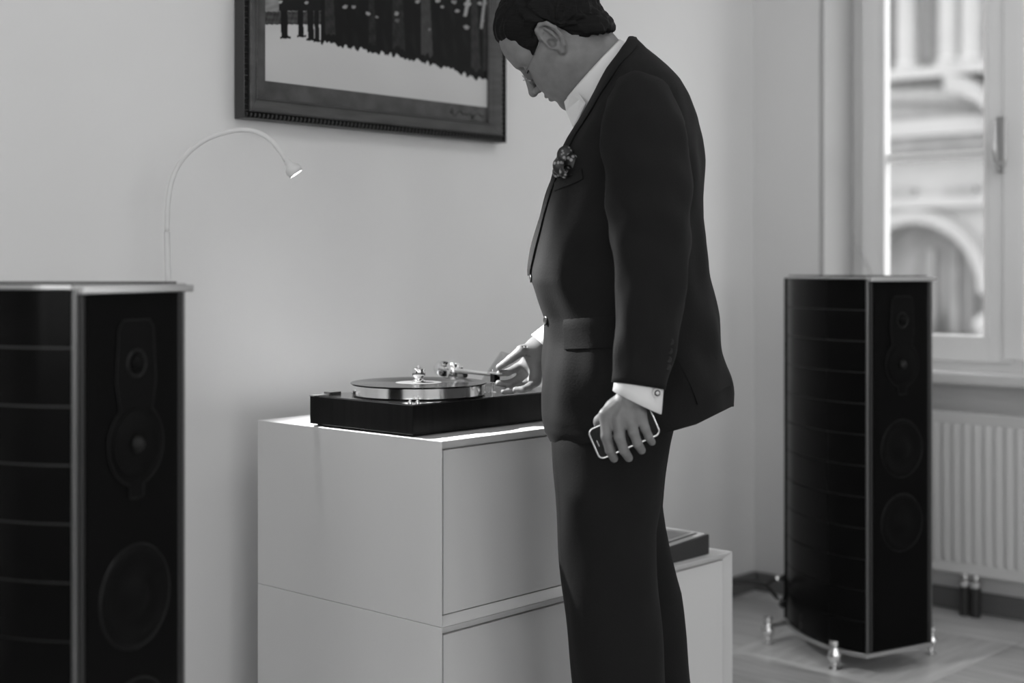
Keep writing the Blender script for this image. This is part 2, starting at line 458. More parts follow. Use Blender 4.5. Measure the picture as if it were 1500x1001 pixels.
# recessed lunette with darker inner window
bx('arch_infill', (FX+.55, cy-R1-.1, base-.4), (FX+.75, cy+R1+.1, cz+R1+.1), M_fac2, bd)
c2 = fpt(1366, 430); R2 = abs(fpt(1413, 430)[1]-c2[1])
poly = [(FX+.45, c2[1]+R2*math.cos(t), cz+.05+R2*1.55*math.sin(t)) for t in np.linspace(0, math.pi, 24)] + [(FX+.45, c2[1]-R2, base-.3), (FX+.45, c2[1]+R2, base-.3)]
build(MB().prism(poly, (.1, 0, 0)), 'lunette_window', M_facw, bd)
for k in (-.4, .35):
    bx('window_bar', (FX+.38, c2[1]+k*R2-.06, base-.3), (FX+.45, c2[1]+k*R2+.06, cz+R2*1.3), M_fac2, bd)
bx('lunette_sill', (FX-.2, cy-R1-.3, base-.45), (FX+.5, cy+R1+.3, base), M_facw, bd)
for px in (1345, 1447):
    q = fpt(px, 478); build(MB().lathe([(.02, -.35), (.16, -.3), (.10, -.2), (.2, -.05), (.2, .1), (.08, .22), (.02, .24)], (FX-.1, q[1], q[2]), (0,0,1), 14), 'baluster', M_fac, bd, smooth=True)
def course(name, p0, p1, d, m=M_fac): return bx(name, (FX-d, yr, zz(p1)), (FX+.1, yl, zz(p0)), m, bd)
course('string_course', 305, 288, .18)
course('string_course', 292, 283, .12, M_fac)
course('cornice', 222, 203, .45, M_fac2); course('cornice', 203, 196, .7); course('cornice', 196, 178, .55)
course('cornice', 118, 104, .6); course('frieze', 178, 118, .12, M_fac2)
y = yl
while y > yr:                                                   # dentils
    bx('dentil', (FX-.2, y-.55, zz(287)), (FX, y, zz(277)), M_fac2, bd); y -= 1.15
for k in range(9):                                              # garland of the frieze
    q = fpt(1290+k*17, 140)
    build(MB().lathe([(.02, 0), (.17, .02), (.2, .1), (.12, .18), (.02, .2)], (FX-.1, q[1], q[2]), (-1,0,0), 12), 'rosette', M_fac, bd, smooth=True)
# curved pediment piece on the right
P = [fpt(1385, 120, .7), fpt(1415, 128, .7), fpt(1440, 145, .7), fpt(1465, 170, .7)]
mb = MB(); rings = []
for q in spline(P, 6): rings.append([(FX-.1, q[1], q[2]-.15), (FX-.75, q[1], q[2]-.15), (FX-.8, q[1], q[2]+.15), (FX-.1, q[1], q[2]+.2)])
mb.loft(rings); build(mb, 'pediment', M_fac, bd)
for px in (1316, 1370, 1480, 1540):                             # tall windows between the half columns
    q0, q1 = fpt(px-10, 105), fpt(px+10, 105)
    wn = bx('tall_window', (FX-.04, q1[1], zz(103)), (FX+.05, q0[1], zz(-200)), M_facw, bd)
for px in (1338, 1400, 1432, 1290):
    q = fpt(px, 105); build(MB().lathe([(.16, 0), (.26, 0), (.26, .12), (.2, .18), (.17, 3.6), (.25, 3.75)], (FX-.22, q[1], zz(104)), (0,0,1), 18), 'half_column', M_fac, bd, auto=40)

# ------------------------------------------------------------------ cabinets
CX, CY, CT = 2.015, 2.03, 0.405
def cabinet(name, label, x0, x1, y0, y1, z0, z1, doors):
    t = thing(name, label, 'cabinet', ((x0+x1)/2, (y0+y1)/2, z0))
    th = .018
    # carcass shell with front edges mitred inwards
    mb = MB()
    o = [(x0, z0), (x1, z0), (x1, z1), (x0, z1)]
    i = [(x0+th, z0+th), (x1-th, z0+th), (x1-th, z1-th), (x0+th, z1-th)]
    V = [(x, y0, z) for x, z in o] + [(x, y0+th, z) for x, z in i] + [(x, y1, z) for x, z in o] + [(x, y0+.03, z) for x, z in i]
    fs = [(k, (k+1) % 4, 4+(k+1) % 4, 4+k) for k in range(4)] + [(k, 8+k, 8+(k+1) % 4, (k+1) % 4) for k in range(4)] + [(8, 9, 10, 11)]
    fs += [(4+k, 4+(k+1) % 4, 12+(k+1) % 4, 12+k) for k in range(4)] + [(12, 13, 14, 15)]
    mb.add(V, fs)
    build(mb, 'carcass', M_cab, t, bevel=.0012)
    g = .0022
    wd = (x1-x0-2*th)/doors
    for k in range(doors):
        a = x0+th+k*wd
        bx('door', (a+g, y0+th-.002, z0+th+g), (a+wd-g, y0+.0295, z1-th-g*1.4), M_cab, t, bevel=.001)
    return t
low = cabinet('low_cabinet', 'long low white cabinet carrying the smaller cabinet and a black box', CX, 3.057, CY, 2.63, .03, CT, 2)
for x in (CX+.06, 3.0):
    for y in (CY+.06, 2.57): build(MB().lathe([(.01, 0), (.022, 0), (.022, .03), (.01, .03)], (x, y, 0), (0,0,1), 16), 'foot', M_rubber, low)
up = cabinet('upper_cabinet', 'white cabinet on top of the low one with a turntable on it', CX, 2.60, CY, 2.63, CT+.0006, .780, 1)

# ------------------------------------------------------------------ turntable
px0, px1, py0, py1, pz0, pz1 = 2.022, 2.53, 2.122, 2.452, .785, .8455
tt = thing('turntable', 'record player with glossy black plinth and polished silver platter on the white cabinet', 'turntable', ((px0+px1)/2, (py0+py1)/2, .780))
bx('plinth', (px0, py0, pz0), (px1, py1, pz1), M_ebony, tt, bevel=.0012)
bx('plinth_base', (px0+.012, py0+.012, .7805), (px1-.012, py1-.012, pz0), M_rubber, tt)
bx('top_plate', (px0+.004, py0+.004, pz1), (px1-.004, py1-.004, pz1+.0015), M_gloss, tt, bevel=.0006)
pcx, pcy = 2.193, 2.283
zt = pz1+.0015
build(MB().lathe([(.02, 0), (.143, 0), (.143, .004), (.02, .004)], (pcx, pcy, zt), (0,0,1), 64), 'subplatter', M_rubber, tt, auto=40)
pz = zt+.002
build(MB().lathe([(.02, 0), (.147, 0), (.1485, .0015), (.1485, .0225), (.147, .024), (.02, .024)], (pcx, pcy, pz), (0,0,1), 128), 'platter', M_alu, tt, auto=40)
rz_ = pz+.024
rec = thing('vinyl_record', 'black vinyl record lying on the silver platter', 'record', (pcx, pcy, rz_))
build(MB().lathe([(.051, .0005), (.053, .0016), (.147, .0016), (.1508, .0022), (.1512, .0016), (.1508, .0004), (.147, .0), (.051, .0)], (pcx, pcy, rz_), (0,0,1), 128), 'grooves', M_vinyl, rec, auto=30)
build(MB().lathe([(.004, .0), (.0515, 0), (.0515, .0018), (.004, .0018)], (pcx, pcy, rz_), (0,0,1), 48), 'paper_label', M_reclabel, rec, auto=30)
cl = thing('record_clamp', 'shiny chrome record clamp standing on the record label', 'clamp', (pcx, pcy, rz_+.0018))
build(MB().lathe([(.002, 0), (.015, 0), (.0155, .004), (.010, .006), (.0085, .009), (.0125, .013), (.0145, .016), (.0145, .029), (.0125, .032), (.007, .033), (.002, .0335)], (pcx, pcy, rz_+.0018), (0,0,1), 32), 'puck', M_chrome, cl, smooth=True)
build(MB().lathe([(.002, 0), (.0035, 0), (.003, .004), (.001, .0045)], (pcx, pcy, rz_+.035), (0,0,1), 16), 'top_stud', M_satin, cl, auto=40)
# small fittings on the plinth's near corner
for k, (fx, fy) in enumerate([(2.052, 2.140), (2.040, 2.150)]):
    build(MB().lathe([(.001, 0), (.0045, 0), (.0045, .004), (.002, .007), (.0005, .007)], (fx, fy, zt), (0,0,1), 14), 'push_button', M_chrome, tt, auto=40)
# hinge plate at the rear left corner
hq = build(MB().box((px0-.012, py1-.03, zt), (px0+.035, py1-.012, zt+.0022)), 'hinge_plate', M_satin, tt)
bx('hinge_block', (px0+.03, py1-.034, zt), (px0+.062, py1-.012, zt+.007), M_rubber, tt, .001)
# tonearm
pv = np.array([2.385, 2.365]); hd_c = pr(722, 549, 3.165); hd = hd_c[:2]
d = (hd-pv); L = np.linalg.norm(d); d /= L; nrm = np.array([-d[1], d[0]])
az0, az1 = .888, float(hd_c[2])
def ap(s, l=0, z=0):
    q = pv + d*s + nrm*l
    return (q[0], q[1], az0 + (az1-az0)*max(s, -0.05)/L + z)
build(MB().lathe([(.01, 0), (.03, 0), (.03, .004), (.022, .006), (.012, .007), (.012, .024), (.015, .026), (.015, .03), (.003, .031)], (pv[0], pv[1], zt), (0,0,1), 32), 'arm_base', M_chrome, tt, auto=40)
arm = build(MB().tube([ap(.0), ap(L*.5), ap(L)], [.0055, .0048, .0042], 16), 'tonearm', M_satin, tt, auto=50)
build(MB().lathe([(.002, -.016), (.0145, -.016), (.016, -.012), (.016, .012), (.012, .017), (.002, .017)], ap(0), (0,0,1), 24), 'bearing_housing', M_chrome, arm, auto=40)
build(MB().lathe([(.001, -.006), (.004, -.006), (.004, .006), (.001, .006)], ap(.0, .017, .004), tuple(nrm)+(0,), 12), 'pivot_screw', M_chrome, arm, auto=40)
build(MB().lathe([(.001, -.006), (.004, -.006), (.004, .006), (.001, .006)], ap(.0, -.017, .004), tuple(nrm)+(0,), 12), 'pivot_screw', M_chrome, arm, auto=40)
build(MB().tube([ap(-.005), ap(-.085)], .0045, 12), 'rear_shaft', M_satin, arm, auto=40)
build(MB().lathe([(.002, -.012), (.0175, -.012), (.019, -.010), (.019, .010), (.0175, .012), (.002, .012)], ap(-.062), tuple(d)+(0,), 32), 'counterweight', M_chrome, arm, auto=40)
build(MB().tube([ap(.025, .006, -.012), ap(.055, .006, -.010)], [.008, .006], 12), 'lift_arm', M_rubber, arm, auto=40)
build(MB().prism([ap(L-.012, -.009, .002), ap(L+.03, -.008, .002), ap(L+.034, 0, .002), ap(L+.03, .008, .002), ap(L-.012, .009, .002)], (0, 0, .003)), 'headshell', M_satin, arm)
build(MB().prism([ap(L+.0, -.007, -.016), ap(L+.022, -.007, -.016), ap(L+.022, .007, -.016), ap(L+.0, .007, -.016)], (0, 0, .018)), 'cartridge', M_black, arm, bevel=.001)
build(MB().tube([ap(L+.02, 0.0, .004), ap(L+.024, .012, .005), ap(L+.028, .024, .008)], .0014, 8), 'finger_lift', M_satin, arm)
build(MB().lathe([(.001, 0), (.003, 0), (.003, .006), (.001, .007)], ap(L-.006, 0, .005), (0,0,1), 10), 'thumb_screw', M_chrome, arm)
build(MB().lathe([(.006, 0), (.009, 0), (.006, .003), (.004, .003), (.004, .02), (.006, .022), (.002, .024)], (ap(L*.8, .012)[0]+.01, ap(L*.8, .012)[1], zt), (0,0,1), 16), 'arm_rest', M_chrome, tt, auto=40)
# clear acrylic sheet standing behind the hand
a0, a1, a2, a3 = pr(713, 545, 3.33), pr(733, 515, 3.33), pr(792, 535, 3.44), pr(772, 566, 3.44)
up_ = (a1-a0)
low_z = (zt+.0005)
def down(p): k = (p[2]-low_z)/up_[2]; return p - up_*k
acr = build(MB().prism([down(a0), a1, a2, down(a3)], (.003, -.0035, 0)), 'acrylic_sheet', M_acryl, bevel=.0006)
tag(acr, 'clear acrylic sheet leaning on the plinth behind the tonearm', 'plastic sheet')

# black box with papers on the low cabinet
zb = CT+.0006
bt = thing('record_box', 'flat black wedge-shaped box with pale sheets on the low white cabinet', 'box', (2.80, 2.2, zb))
X1 = 2.99; Xl = 2.60+.012; ya, yb = 2.055, 2.36
hr, hl = .050, .030
build(MB().add([(Xl, ya, zb), (X1, ya, zb), (X1, yb, zb), (Xl, yb, zb), (Xl, ya, zb+hl), (X1, ya, zb+hr), (X1, yb, zb+hr), (Xl, yb, zb+hl)],
      [(0,3,2,1),(4,5,6,7),(0,1,5,4),(1,2,6,5),(2,3,7,6),(3,0,4,7)]), 'box_body', M_boxblk, bt, bevel=.002)
def sheet(name, dz, th, ins, m):
    a, b, c, e = Xl+.004, X1-ins, ya+ins, yb-.006
    def zs(x): return zb+hl+(hr-hl)*(x-Xl)/(X1-Xl)+dz
    build(MB().add([(a,c,zs(a)),(b,c,zs(b)),(b,e,zs(b)),(a,e,zs(a)),(a,c,zs(a)+th),(b,c,zs(b)+th),(b,e,zs(b)+th),(a,e,zs(a)+th)],
        [(0,3,2,1),(4,5,6,7),(0,1,5,4),(1,2,6,5),(2,3,7,6),(3,0,4,7)]), name, m, bt)
sheet('paper_sheet', .0002, .0022, .006, M_paper); sheet('paper_sheet', .0026, .0015, .022, M_boxblk); sheet('paper_sheet', .0043, .002, .026, M_paper); sheet('cover_sheet', .0065, .0012, .034, M_coverg)

# ------------------------------------------------------------------ loudspeakers
SIDE = spline([(.127, .004), (.143, .06), (.148, .13), (.135, .22), (.098, .33), (.045, .42)], 5)
NT = 12; SZ0, SZ1 = .062, 1.098
def make_speaker(loc, rz, label, cable):
    t = thing('loudspeaker', label, 'loudspeaker', loc, rz, 'floor-standing loudspeakers')
    def B(mb, name, m, par=None, **k):
        k.setdefault('world', False); return build(mb, name, m, par or t, **k)
    # core body
    half = [(x-.006, y) for x, y in SIDE]
    out = [(-.120, .002), (.120, .002)] + half + [(-x, y) for x, y in reversed(half)]
    B(MB().loft([[(x, y, SZ0) for x, y in out], [(x, y, SZ1) for x, y in out]]), 'cabinet_body', M_inlay)
    # side panels, one per tier and side, over the pale inlay lines
    step = (SZ1-SZ0)/NT; g = .0012
    for s in (-1, 1):
        me = None
        for k in range(NT):
            if me is None:
                outer = [(s*x, y) for x, y in SIDE]; inner = [(s*(x-.0065), y) for x, y in SIDE]
                mb = MB()
                rings = [[(a[0], a[1], g), (a[0], a[1], step-g), (b[0], b[1], step-g), (b[0], b[1], g)] for a, b in zip(outer, inner)]
                mb.loft(rings); me = mb.mesh('side_panel'); me.materials.append(M_black)
            o = bpy.data.objects.new('side_panel', me); link(o, t); o.location = (0, 0, SZ0+k*step)
        shade_auto(o, 50)
    B(MB().box((-.045, .414, SZ0), (.045, .428, SZ1)), 'rear_spine', M_black)
    B(MB().box((-.108, -.008, SZ0+.003), (.104, .004, SZ1-.004)), 'front_baffle', M_leather, bevel=.003)
    for a_, b_ in ((-.119, -.1085), (.1045, .111), (.1118, .119)): B(MB().box((a_, -.006, SZ0+.002), (b_, .004, SZ1-.004)), 'baffle_strip', M_strip, bevel=.002)
    for s in (-1, 1):
        B(MB().lathe([(.0045, SZ0), (.0045, SZ1)], (s*.1235, .0005, 0), (0,0,1), 12), 'corner_fillet', M_chromed, auto=40)
    # top: bright rim, black plate, front lip
    top = [(x*1.004, y) for x, y in SIDE]
    ol = [(-.128, -.004), (.128, -.004)] + top + [(-x, y) for x, y in reversed(top)]
    B(MB().loft([[(x, y, SZ1) for x, y in ol], [(x, y, SZ1+.006) for x, y in ol]]), 'top_rim', M_satin, bevel=.001)
    il = [(x*.93, .012+y*.95) for x, y in ol]
    B(MB().loft([[(x, y, SZ1+.006) for x, y in il], [(x, y, SZ1+.009) for x, y in il]]), 'top_glass', M_black)
    B(MB().box((-.124, -.018, SZ1-.007), (.13, .004, SZ1+.0035)), 'front_lip', M_satin, bevel=.0015)
    # drivers
    H = SZ1-SZ0
    def zf(f): return SZ1 - f*H
    def ring(z, r, w, m, name, par=None, dep=.003):
        return B(MB().lathe([(r-w, 0), (r-w, dep*.7), (r-w*.5, dep), (r, 0)], (0, -.008, z), (0,-1,0), 48, cap=False), name, m, par, auto=50)
    zt_, zm, w1, w2 = zf(.107), zf(.232), zf(.459), zf(.659)
    # outline plate around tweeter and midrange
    pts = [(-.030, zt_+.062), (.030, zt_+.062), (.040, zt_+.05), (.046, zt_-.03), (.040, zt_-.062)]
    r = .064
    ang = np.linspace(math.radians(55), math.radians(-75), 14)
    right = pts[1:] + [(r*math.cos(a), zm+r*math.sin(a)) for a in ang] + [(.016, zm-.082), (.0, zm-.084)]
    full = right + [(-x, z) for x, z in reversed(right)]
    full = [(x, -.0085, z) for x, z in full]
    B(MB().prism(full, (0, -.0016, 0)), 'driver_plate', M_cone)
    B(MB().tube([(x, -.010, z) for x, _, z in full] + [(full[0][0], -.010, full[0][2])], .0011, 6), 'driver_plate_rim', M_ring)
    tw = ring(zt_-.005, .024, .006, M_ring, 'tweeter', dep=.005)
    B(MB().lathe([(.0005, .009), (.006, .008), (.011, .005), (.014, .002), (.014, 0)], (0, -.009, zt_-.005), (0,-1,0), 24), 'dome', M_cone, tw, smooth=True)
    md = ring(zm, .056, .004, M_cone, 'midrange_driver', dep=.004)
    B(MB().lathe([(.0005, .014), (.007, .012), (.012, .006), (.014, 0)], (0, -.009, zm), (0,-1,0), 24), 'phase_plug', M_ring, md, smooth=True)
    B(MB().lathe([(.014, .0015), (.05, .0035), (.053, .002)], (0, -.009, zm), (0,-1,0), 40, cap=False), 'cone', M_cone, md, smooth=True)
    for z in (w1, w2):
        wf = ring(z, .082, .0032, M_ring, 'woofer', dep=.0028)
        B(MB().lathe([(.0005, .007), (.022, .006), (.03, .001), (.062, .0015), (.068, .0045), (.076, .002), (.079, 0)], (0, -.009, z), (0,-1,0), 48, cap=False), 'cone', M_cone, wf, smooth=True)
    # base plate, outriggers and feet
    bo = [(x*1.03, y*1.0) for x, y in ol]
    B(MB().loft([[(x, y, SZ0-.012) for x, y in bo], [(x, y, SZ0) for x, y in bo]]), 'base_plate', M_satin, bevel=.0015)
    for fx, fy in [(-.150, .10), (.200, .07), (-.130, .405), (.130, .405)]:
        ft = B(MB().lathe([(.003, 0), (.016, 0), (.017, .003), (.006, .006), (.006, .014), (.013, .018), (.019, .034), (.019, .045), (.012, .055), (.012, .068), (.015, .07), (.015, .082), (.003, .083)], (fx, fy, 0), (0,0,1), 20), 'spike_foot', M_chrome, auto=45)
        B(MB().box((min(fx, 0), fy-.012, SZ0-.013), (max(fx, 0), fy+.012, SZ0-.004)), 'outrigger', M_satin, ft, bevel=.001)
    if cable:
        for z, y in ((.155, .430), (.10, .430)):
            for s in (-1, 1): B(MB().lathe([(.002, 0), (.006, 0), (.006, .02), (.002, .02)], (s*.02, y-.004, z), (0,1,0), 12), 'binding_post', M_chrome, auto=40)
    return t
M_strip = mat('baffle_strip', 0.02, 0.35, spec=0.35)
M_chromed = mat('dark_chrome', 0.16, 0.3, metal=1.0)
make_speaker((1.226, 1.916, 0), math.radians(17), 'tall glossy black loudspeaker in front of the gooseneck lamp', False)
make_speaker((3.679, 1.887, 0), math.radians(-16.8), 'tall glossy black loudspeaker on chrome feet beside the radiator and window', True)
# forked loudspeaker cable
ct = thing('speaker_cable', 'black forked cable running from behind the cabinet to the loudspeaker by the window', 'cable', tuple(pr(1070, 870, 4.6)*np.array([1,1,0])))
c0 = [pr(1010, 862, 4.45), pr(1040, 856, 4.45), pr(1070, 853, 4.45), pr(1100, 853, 4.44), pr(1122, 857, 4.43)]
build(MB().tube(spline(c0, 8), .0075, 10), 'main_lead', M_cable, ct, smooth=True)
for e, nm in (([(1122, 857), (1132, 850), (1141, 848)], 0), ([(1122, 857), (1131, 868), (1141, 880)], 1)):
    P = [pr(a, b, 4.43) for a, b in e]
    br = build(MB().tube(spline(P, 5), .0055, 8), 'branch_lead', M_cable, ct, smooth=True)
    dd = (P[-1]-P[-2]); dd /= np.linalg.norm(dd)
    build(MB().tube([P[-1]-dd*.008, P[-1]+dd*.004], .009, 10), 'ferrule', M_chrome, br)
    build(MB().tube([P[-1]+dd*.004, P[-1]+dd*.024], .010, 10), 'plug', M_cable, br)
P = [pr(1146, 880, 4.43), pr(1152, 866, 4.42), pr(1158, 852, 4.40), pr(1165, 866, 4.38)]
build(MB().tube(spline(P, 6), .004, 8), 'jumper_lead', M_cable, ct, smooth=True)
# thin wire hanging on the window frame
P = [pr_x(1252, 345, XN-.006), pr_x(1250, 353, XN-.006), pr_x(1262, 372, XN-.006), pr_x(1275, 400, XN-.006), pr_x(1280, 440, XN-.006), pr_x(1280, 538, XN-.006)]
tag(build(MB().tube(spline(P, 5), .0022, 6), 'thin_wire', M_lamp, smooth=True), 'thin pale wire hanging down the window frame to the sill', 'wire')

# ------------------------------------------------------------------ gooseneck lamp
lb = pr(247, 700, 3.10)
lt = thing('gooseneck_lamp', 'thin white gooseneck lamp rising behind the loudspeaker and bending towards the turntable', 'lamp', (lb[0], lb[1], 0))
build(MB().lathe([(.01, 0), (.072, 0), (.074, .004), (.071, .016), (.03, .022), (.01, .03)], (lb[0], lb[1], 0), (0,0,1), 40), 'base', M_lamp, lt, auto=40)
build(MB().tube([(lb[0], lb[1], .025), tuple(pr(246, 405, 3.10)), tuple(pr(244.5, 340, 3.10))], .0068, 12), 'pole', M_lamp, lt, smooth=True)
gp = [(244.5, 341, 3.10), (246, 300, 3.10), (251, 268, 3.105), (261, 243, 3.115), (280, 220, 3.12), (305, 203, 3.13), (335, 193, 3.14), (360, 190.5, 3.146), (380, 195, 3.15), (398, 207, 3.152), (412, 224, 3.154), (419, 236, 3.155)]
build(MB().tube(spline([pr(*q) for q in gp], 5), .0056, 12), 'gooseneck', M_lamp, lt, smooth=True)
h0, h1 = pr(417, 231, 3.155), pr(434, 255, 3.157)
ax = h1-h0; HL = np.linalg.norm(ax); ax /= HL
hdm = build(MB().lathe([(.001, 0), (.006, 0), (.0065, .008), (.0085, .010), (.0085, .015), (.0095, .02), (.017, .028), (.0185, .036), (.0165, HL), (.0145, HL), (.016, .034), (.006, .024), (.001, .022)], tuple(h0), tuple(ax), 28), 'lamp_head', M_lamp, lt, smooth=True)
M_led = emis('led', .9, 60)
build(MB().lathe([(.0005, HL-.005), (.0148, HL-.005), (.0148, HL-.0035), (.0005, HL-.0035)], tuple(h0), tuple(ax), 24), 'led_lens', M_led, hdm)
sl = bpy.data.lights.new('lamp_beam', 'SPOT'); sl.energy = LAMP_WATT; sl.spot_size = math.radians(105); sl.spot_blend = .9; sl.shadow_soft_size = .012
so = bpy.data.objects.new('lamp_beam', sl); link(so, lt)
tgt = pr(690, 600, 3.05)
aim = Vector(tgt - h1).normalized()
so.location = Vector(h1 + ax*.004) - lt.location; so.rotation_euler = aim.to_track_quat('-Z', 'Y').to_euler()

# ------------------------------------------------------------------ framed photograph
fy = YW-.005
q0, q1 = pr_y(357, 174.5, YW-.040), pr_y(742, 208, YW-.040)
fx0, fx1, fz0 = q0[0], q1[0], (q0[2]+q1[2])/2; fz1 = fz0+.74
ft = thing('framed_photograph', 'large dark carved frame with a group photograph of men in dark suits', 'picture', ((fx0+fx1)/2, fy, fz0))
# moulding profile: (inset from outside, depth out of the wall)
PR1 = [(0, .0), (0, .033), (.001, .035), (.003, .035), (.0035, .028), (.0035, 0)]
PR2 = [(.0035, 0), (.0035, .027), (.0175, .031), (.0175, 0)]
PR3 = [(.0175, 0), (.0175, .036), (.021, .038), (.036, .030), (.047, .021), (.050, .023), (.054, .017), (.054, 0)]
def moulding(prof, side):
    mb = MB(); xa, xb, za, zb_ = fx0, fx1, fz0, fz1
    if side == 'b': E = [lambda i, d: (xa+i, fy-d, za+i), lambda i, d: (xb-i, fy-d, za+i)]
    if side == 't': E = [lambda i, d: (xa+i, fy-d, zb_-i), lambda i, d: (xb-i, fy-d, zb_-i)]
    if side == 'l': E = [lambda i, d: (xa+i, fy-d, za+i), lambda i, d: (xa+i, fy-d, zb_-i)]
    if side == 'r': E = [lambda i, d: (xb-i, fy-d, za+i), lambda i, d: (xb-i, fy-d, zb_-i)]
    mb.loft([[e(i, d) for i, d in prof] for e in E]); return mb
k_ = 1.0
sc_ = lambda P: [(i*k_, d) for i, d in P]
for s in 'btlr':
    build(moulding(sc_(PR1), s), 'outer_moulding', M_framed, ft)
    build(moulding(sc_(PR2), s), 'bead_channel', M_chan, ft)
    build(moulding(sc_(PR3), s), 'inner_moulding', M_frame, ft)
mb = MB()
ib = .0105
def bead(x, z, vert):
    a, b = (.0062, .0017) if vert else (.0017, .0062)
    mb.add([(x-a, fy-.026, z-b), (x+a, fy-.026, z-b), (x+a, fy-.026, z+b), (x-a, fy-.026, z+b), (x-a*.4*vert, fy-.0345, z-b*.4*(1-vert)), (x+a*.4*vert, fy-.0345, z+b*.4*(1-vert))], [(0,1,5,4),(1,2,5),(2,3,4,5),(3,0,4)] if vert else [(0,1,4),(1,2,5,4),(2,3,5),(3,0,4,5)])
x = fx0+.012
while x < fx1-.01: bead(x, fz0+ib, 0); bead(x, fz1-ib, 0); x += .0125
z = fz0+.02
while z < fz1-.02: bead(fx0+ib, z, 1); bead(fx1-ib, z, 1); z += .0135
build(mb, 'bead_trim', M_bead, ft, kind='stuff')
im = .054*k_
bx('mount', (fx0+im-.004, fy-.010, fz0+im-.004), (fx1-im+.004, fy-.003, fz1-im+.004), M_mount, ft)
# the print: a flat sheet with tones in a colour attribute
pA, pB = pr_y(389, 118, fy-.012), pr_y(725, 159, fy-.012)
ux0, ux1, vz0, vz1 = pA[0], pB[0], (pA[2]+pB[2])/2, fz1-im-.012
NX, NZ = 420, 300
gx, gz = np.meshgrid(np.linspace(ux0, ux1, NX), np.linspace(vz0, vz1, NZ))
P3 = np.stack([gx, np.full_like(gx, fy-.0108), gz], -1)
sx, sy = proj(P3)
rng = np.random.default_rng(5)
def nz2(x, y, s, seed):
    a = np.random.default_rng(seed).uniform(-1, 1, (6, 3)); out = 0
    for i in range(6): out = out + np.sin((x*a[i, 0]+y*a[i, 1])*s*(1+i*.5)+a[i, 2]*9)
    return out/6
feet = np.interp(sx, [385, 400, 415, 440, 470, 500, 545, 590, 650, 690, 717, 730], [50, 52, 54, 58, 63, 68, 76, 84, 99, 113, 121, 124])
feet = feet + 2.6*np.clip(np.sin(sx*.36+2.5*np.sin(sx*.11))*1.6, -1, .6) + 1.2*np.sin(sx*.83+np.sin(sx*.21))
tone = .52 + .03*nz2(sx, sy, .03, 1)                       # snow-light ground
back = sy < np.interp(sx, [385, 415, 460], [36, 33, 28])
tone = np.where(back, .22+.08*nz2(sx, sy, .25, 2), tone)
tone = np.where((sy > 17) & (sy < 36) & (sx < 470), .05+.04*nz2(sx, sy, .6, 3), tone)
crowd = (sy < feet) & (sx > 470) & (sx < 717)
tone = np.where(crowd, .0085+.006*np.clip(nz2(sx, sy*.15, .35, 4), 0, 1), tone)
for a, b, bot in [(411, 421, 55), (436, 444, 53), (450, 459, 58), (460, 467, 60)]:   # single legs on the left
    wdt = (b-a)/2; c = (a+b)/2
    tone = np.where((np.abs(sx-c-(sy-20)*.03) < wdt) & (sy < bot), .009, tone)
    tone = np.where((np.abs(sx-c-2) < wdt+3) & (np.abs(sy-bot) < 1.6), .008, tone)
tone = np.where((sx > 409) & (sx < 470) & (sy < 16), .012, tone)
for a, b, g in [(476, 489, .028), (540, 548, .02), (575, 590, .022), (617, 630, .05), (690, 699, .03), (708, 716, .035)]:   # paler coats
    tone = np.where(crowd & (sx > a) & (sx < b+(sy)*.05) & (sy < feet-12), g+.012*nz2(sx, sy, .4, 7), tone)
for a, b, r, g in [(411, 3, 2.5, .3), (449, 4, 2.4, .3), (505, 10, 3, .25), (518, 10, 2.6, .25), (539, 20, 2.6, .3), (552, 25, 2, .2), (581, 20, 3, .28), (582, 30, 3, .1), (629, 43, 2, .15),
                   (648, 10, 2, .3), (641, 1, 3, .3), (665, 3, 3, .3), (670, 16, 2.5, .3), (685, 6, 4, .4), (683, 40, 3.5, .25), (703, 5, 3, .3), (712, 4, 3, .3), (707, 30, 2.2, .3), (719, 64, 2.5, .25), (612, 2, 3, .25), (560, -8, 4, .3)]:
    tone = np.where(((sx-a)**2*.7+(sy-b)**2*1.2+(sx-a)*(sy-b)*.5*math.sin(a)) < r*r*(1+.7*nz2(sx, sy, .9, int(a))), g*(1+.4*nz2(sx, sy, .5, int(b)+80)), tone)
tone = np.where((sx > 668) & (sx < 690) & (np.abs(sx-686+(sy)*.2) < 2.5) & (sy < 24), .3, tone)
tone = np.where((sx > 700) & (sx < 712) & (np.abs(sx-710+(sy)*.12) < 2) & (sy < 42), .28, tone)
for k in range(46):                                             # further heads above the frame line
    a, b = rng.uniform(400, 715), rng.uniform(-75, -14)
    tone = np.where(((sx-a)**2/6+(sy-b)**2/11) < 1+.4*nz2(sx, sy, .8, k), rng.uniform(.18, .34), tone)
tone = np.where(sy < -80, .16+.05*nz2(sx, sy, .2, 9), tone)
tone = np.where((sx > 717) & (sy < 90), .06, tone)
tone = np.clip(tone, .004, .6)
idx = np.arange(NX*NZ).reshape(NZ, NX)
fcs = np.stack([idx[:-1, :-1], idx[:-1, 1:], idx[1:, 1:], idx[1:, :-1]], -1).reshape(-1, 4)
me = bpy.data.meshes.new('photo_print')
me.from_pydata((P3.reshape(-1, 3)-np.array(ft.location)).tolist(), [], fcs.tolist())
at = me.color_attributes.new('tone', 'FLOAT_COLOR', 'POINT')
cc = np.ones((NX*NZ, 4)); cc[:, :3] = tone.reshape(-1, 1); at.data.foreach_set('color', cc.ravel())
M_print = mat('photo_paper', .3, .45, spec=.08); nt = M_print.node_tree
an = nt.nodes.new('ShaderNodeAttribute'); an.attribute_name = 'tone'
nt.links.new(an.outputs['Color'], nt.nodes['Principled BSDF'].inputs['Base Color'])
me.materials.append(M_print); link(bpy.data.objects.new('photo_print', me), ft)
